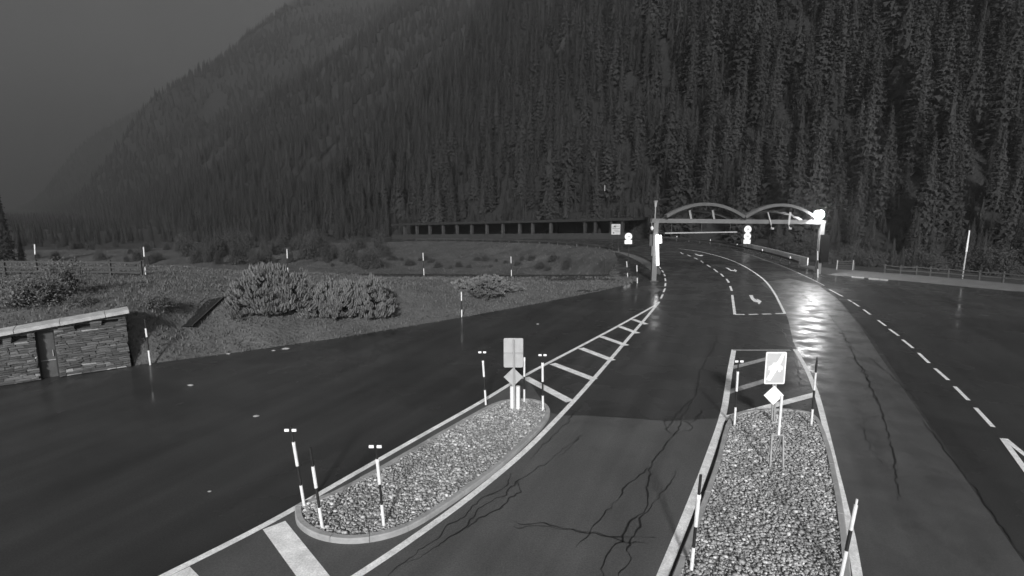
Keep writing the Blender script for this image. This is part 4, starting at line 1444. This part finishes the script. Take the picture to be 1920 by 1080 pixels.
# trees one can point to
def tree_at(u, vb, vt, label, i, Y=None):
    if Y is None:
        p = anyhit(u, vb)
    else:
        p = at_Y(u, vb, Y)
        p.z = float(hill(p.x, p.y))
    top = z_over(p, vt)
    return spruce(p.x, p.y, p.z - .3, max(.1, (top - p.z) / 20.), i, R.uniform(0, 6), label)
tree_at(1232, 372, 318, 'small pointed spruce rising just above the left gantry post', 1, 128)
tree_at(1274, 372, 222, 'tall broad spruce behind the left arch of the gantry', 2, 134)
tree_at(1341, 372, 290, 'slim spruce above the crown of the left arch', 3, 132)
tree_at(1400, 372, 278, 'tall spruce above the gap between the two arches', 0, 131)
tree_at(1518, 372, 268, 'spruce right above the bright flood lamp', 4, 128)
tree_at(1613, 415, 272, 'slender pale spruce right of the flood lamp', 3, 112)
tree_at(1672, 498, 440, 'small bushy conifer behind the rail fence, left of two', 1, 74)
tree_at(1690, 500, 455, 'small bushy conifer behind the rail fence, right of two', 4, 71)
tree_at(1460, 468, 424, 'small conifer seen below the right arch of the gantry', 2, 104)
tree_at(1908, 520, 380, 'spruce branching into the right edge of the picture', 2, 66)
tree_at(12, 478, 348, 'dark spruce standing alone at the left edge of the valley', 1, 128)
tree_at(-8, 484, 400, 'shorter dark spruce beside the lone one at the left edge', 4, 112)
tree_at(40, 482, 418, 'small dark spruce right of the lone one at the left edge', 3, 118)

# forest: positions by jittered grid along the slope
cand = []
rg = np.random.default_rng(21)
def add_grid(q0, q1, w0, w1, step):
    qs = np.arange(q0, q1, step)
    ws = np.arange(w0, w1, step)
    Q, Wd = np.meshgrid(qs, ws)
    Q = Q.ravel() + rg.uniform(-.48, .48, Q.size) * step
    Wd = Wd.ravel() + rg.uniform(-.48, .48, Wd.size) * step
    x = 38 + .71 * Q - .70 * Wd
    y = 130 + .70 * Q + .71 * Wd
    return np.stack([x, y, Q, Wd], -1)
c1 = add_grid(3, 330, -190, 260, 6.5)
c2 = add_grid(3, 700, 260, 900, 8.2)
c3 = add_grid(3, 1000, 900, 2300, 10.5)
c4 = add_grid(-30, 4, -150, -22, 4.6)
c5 = add_grid(5, 46, -60, 150, 4.2)
c6 = add_grid(-330, 3, 130, 1300, 8.5)
c7 = add_grid(1, 330, -190, 260, 3.4)
c3 = np.concatenate([c3, add_grid(3, 900, 2300, 3200, 14.0)])
C = np.concatenate([c1, c2, c3, c4, c5, c6, c7])
young = np.concatenate([np.zeros(len(c1) + len(c2) + len(c3), bool), np.ones(len(c4) + len(c5) + len(c6) + len(c7), bool)])
x, y, q, w = C.T
z = hill(x, y)
u_, vbase = project(x, y, z)
_, vtop = project(x, y, z + 22)
dist = np.hypot(x, y)
keep = (y > 30) & (u_ > -120) & (u_ < 2040) & (vbase > -60) & (dist < 3300) & (z < 545)
keep &= ~((q < 8 + 5 * np.sin(w / 9)) & (w > -10) & (w < 130) & ~young)        # open slope above the gallery
keep &= ~((q < 10) & (w <= -28) & ~young & (rg.random(len(q)) < .3))
keep &= ~(young & (rg.random(len(q)) < .2))
keep &= ~(young & (w > 130) & (q < 3) & ((x > -45) | (y < 150) | (np.sin(x / 31) + np.sin(y / 43 + x / 60) > .9)))
keep &= ~(young & (q < 4) & (np.abs(np.hypot(x - 40, y - 95)) < 34) & (x < 50))
glade = np.sin(w / 60 + 1.3) + np.sin(q / 37 + w / 140) + .8 * np.sin((w - q) / 23)
keep &= ~((glade > 2.1) & (w > 160))                                     # clearings
keep &= ~((glade > .9) & (w > 250) & (w < 620) & (q < 150) & (rg.random(len(q)) < .75))
C, z, u_, dist, young = C[keep], z[keep], u_[keep], dist[keep], young[keep]
n = len(C)
scl = np.where(young, np.where(C[:, 3] > 130, rg.uniform(.2, .62, n), np.clip(rg.gamma(4, .055, n), .1, .42)), np.clip(rg.normal(.88, .24, n), .4, 1.4)) * np.where(C[:, 3] > 250, .9, 1.0)
rot = rg.uniform(0, 6.283, n)
wid_ = rg.uniform(.78, 1.3, n)
vid = rg.choice(8, n, p=[.15, .15, .13, .13, .14, .12, .10, .08])
vid[:8] = np.arange(8)
size = scl / dist
inframe = (u_ > -10) & (u_ < 1930)
order = np.argsort(-(size * inframe))
near = order[:285]
for k_ in range(8):
    if not (vid[near] == k_).any():
        vid[near[k_]] = k_
rest = np.setdiff1d(np.arange(n), near)
def zone(u, v, s_):
    hz_, grp = ('above the gallery left of the information board', 'spruces above the gallery') if u < 1150 else \
        ('on the slope above the left gantry arch', 'spruces behind the gantry') if u < 1390 else \
        ('on the slope above the right gantry arch', 'spruces behind the gantry') if u < 1560 else \
        ('on the slope between flood lamp and white pole', 'spruces right of the flood lamp') if u < 1800 else \
        ('on the slope right of the white pole', 'spruces right of the flood lamp')
    vz = 'in the bottom row' if v > 390 else 'in the lower ranks' if v > 300 else 'in the middle ranks' if v > 180 else 'high up'
    kd = 'tiny young spruce' if s_ < .3 else 'young spruce' if s_ < .45 else 'smaller spruce' if s_ < .8 else 'tall spruce'
    return kd + ' ' + vz + ' ' + hz_, grp
_, vb_ = project(C[:, 0], C[:, 1], z)
for i in near:
    lab, grp = zone(u_[i], vb_[i], scl[i])
    spruce(C[i, 0], C[i, 1], z[i] - .4, scl[i], int(vid[i]), rot[i], lab, grp, R.uniform(-.03, .03))
# the rest of the forest as one mass
fm = bpy.data.meshes.new('spruce_forest')
fm.from_pydata(np.stack([C[rest, 0], C[rest, 1], z[rest] - .4], -1).tolist(), [], [])
for nm, tp, arr in (('tree_scale', 'FLOAT_VECTOR', np.stack([scl * wid_, scl * wid_, scl], -1)[rest]), ('tree_rot', 'FLOAT', rot[rest]), ('tree_kind', 'INT', vid[rest])):
    at_ = fm.attributes.new(nm, tp, 'POINT')
    at_.data.foreach_set('vector' if tp == 'FLOAT_VECTOR' else 'value', arr.astype(np.int32 if tp == 'INT' else np.float32).ravel())
forest = link('spruce_forest', fm)
tag(forest, 'mass of far spruces covering the upper mountainside', kind='stuff')
ng = bpy.data.node_groups.new('forest_nodes', 'GeometryNodeTree')
ng.interface.new_socket('Geometry', in_out='INPUT', socket_type='NodeSocketGeometry')
ng.interface.new_socket('Geometry', in_out='OUTPUT', socket_type='NodeSocketGeometry')
GN, GLk = ng.nodes, ng.links
gi, go_ = GN.new('NodeGroupInput'), GN.new('NodeGroupOutput')
iop = GN.new('GeometryNodeInstanceOnPoints')
jn = GN.new('GeometryNodeJoinGeometry')
for i in range(8):
    oi = GN.new('GeometryNodeObjectInfo')
    oi.transform_space = 'ORIGINAL'
    oi.inputs['Object'].default_value = first[i]
    oi.inputs['As Instance'].default_value = True
    GLk.new(oi.outputs['Geometry'], jn.inputs[0])
def named(nm, tp):
    a_ = GN.new('GeometryNodeInputNamedAttribute')
    a_.data_type = tp
    a_.inputs['Name'].default_value = nm
    return a_.outputs[0]
cx_ = GN.new('ShaderNodeCombineXYZ')
GLk.new(named('tree_rot', 'FLOAT'), cx_.inputs[2])
e2r = GN.new('FunctionNodeEulerToRotation')
GLk.new(cx_.outputs[0], e2r.inputs[0])
GLk.new(gi.outputs[0], iop.inputs['Points'])
GLk.new(jn.outputs[0], iop.inputs['Instance'])
iop.inputs['Pick Instance'].default_value = True
GLk.new(named('tree_kind', 'INT'), iop.inputs['Instance Index'])
GLk.new(e2r.outputs[0], iop.inputs['Rotation'])
GLk.new(named('tree_scale', 'FLOAT_VECTOR'), iop.inputs['Scale'])
GLk.new(iop.outputs[0], go_.inputs[0])
md = forest.modifiers.new('forest', 'NODES')
md.node_group = ng
print('FOREST', n, 'rest', len(rest), 'stones', count)

# ------------------------------------------------------------------ marker posts on the slope, far lamp
for u, v0, v1, lab, br in ((1052, 345, 325, 'thin dim marker post on the slope, left of the close pair', 'sign_back'), (1062, 350, 325, 'bright tipped marker post on the slope, right of the close pair', 'sign_white'), (1133, 385, 347, 'single marker post on the slope above the information board', 'sign_back')):
    p = anyhit(u, v0)
    t = thing('marker_post', p, lab, 'post')
    zt_ = z_over(p, v1) - p.z
    kk = 1 / px_per_m(p)
    obj('post', M().tube([(0, 0, -.5), (0, 0, zt_ - 11 * kk)], .07, 6), 'dark_metal', t)
    obj('marker', M().tube([(0, 0, zt_ - 11 * kk), (0, 0, zt_)], .13, 8), br, t)
p = anyhit(588, 452)
t = thing('small_lamp', p, 'tiny distant light among the dark valley scrub', 'lamp')
obj('post', M().tube([(0, 0, -.3), (0, 0, z_over(p, 447) - p.z)], .05, 6), 'dark_metal', t)
obj('bulb', M().tube([(0, 0, z_over(p, 447) - p.z), (0, 0, z_over(p, 446) - p.z), (0, 0, z_over(p, 444.5) - p.z)], [.12, .2, .1], 8), 'far_glow', t)

# ------------------------------------------------------------------ haze
hm = M().box((-200, 1400, 295), (7000, 4800, 620))
hz_o = obj('haze', hm, None)
hmat = bpy.data.materials.new('haze')
hmat.use_nodes = True
hn = hmat.node_tree.nodes
hn.clear()
ho = hn.new('ShaderNodeOutputMaterial')
pv = hn.new('ShaderNodeVolumePrincipled')
pv.inputs['Color'].default_value = (.46, .46, .46, 1)
pv.inputs['Density'].default_value = .00085
pv.inputs['Anisotropy'].default_value = .6
hmat.node_tree.links.new(pv.outputs[0], ho.inputs['Volume'])
hz_o.data.materials.append(hmat)
tag(hz_o, 'damp grey mountain haze filling the valley', kind='stuff')
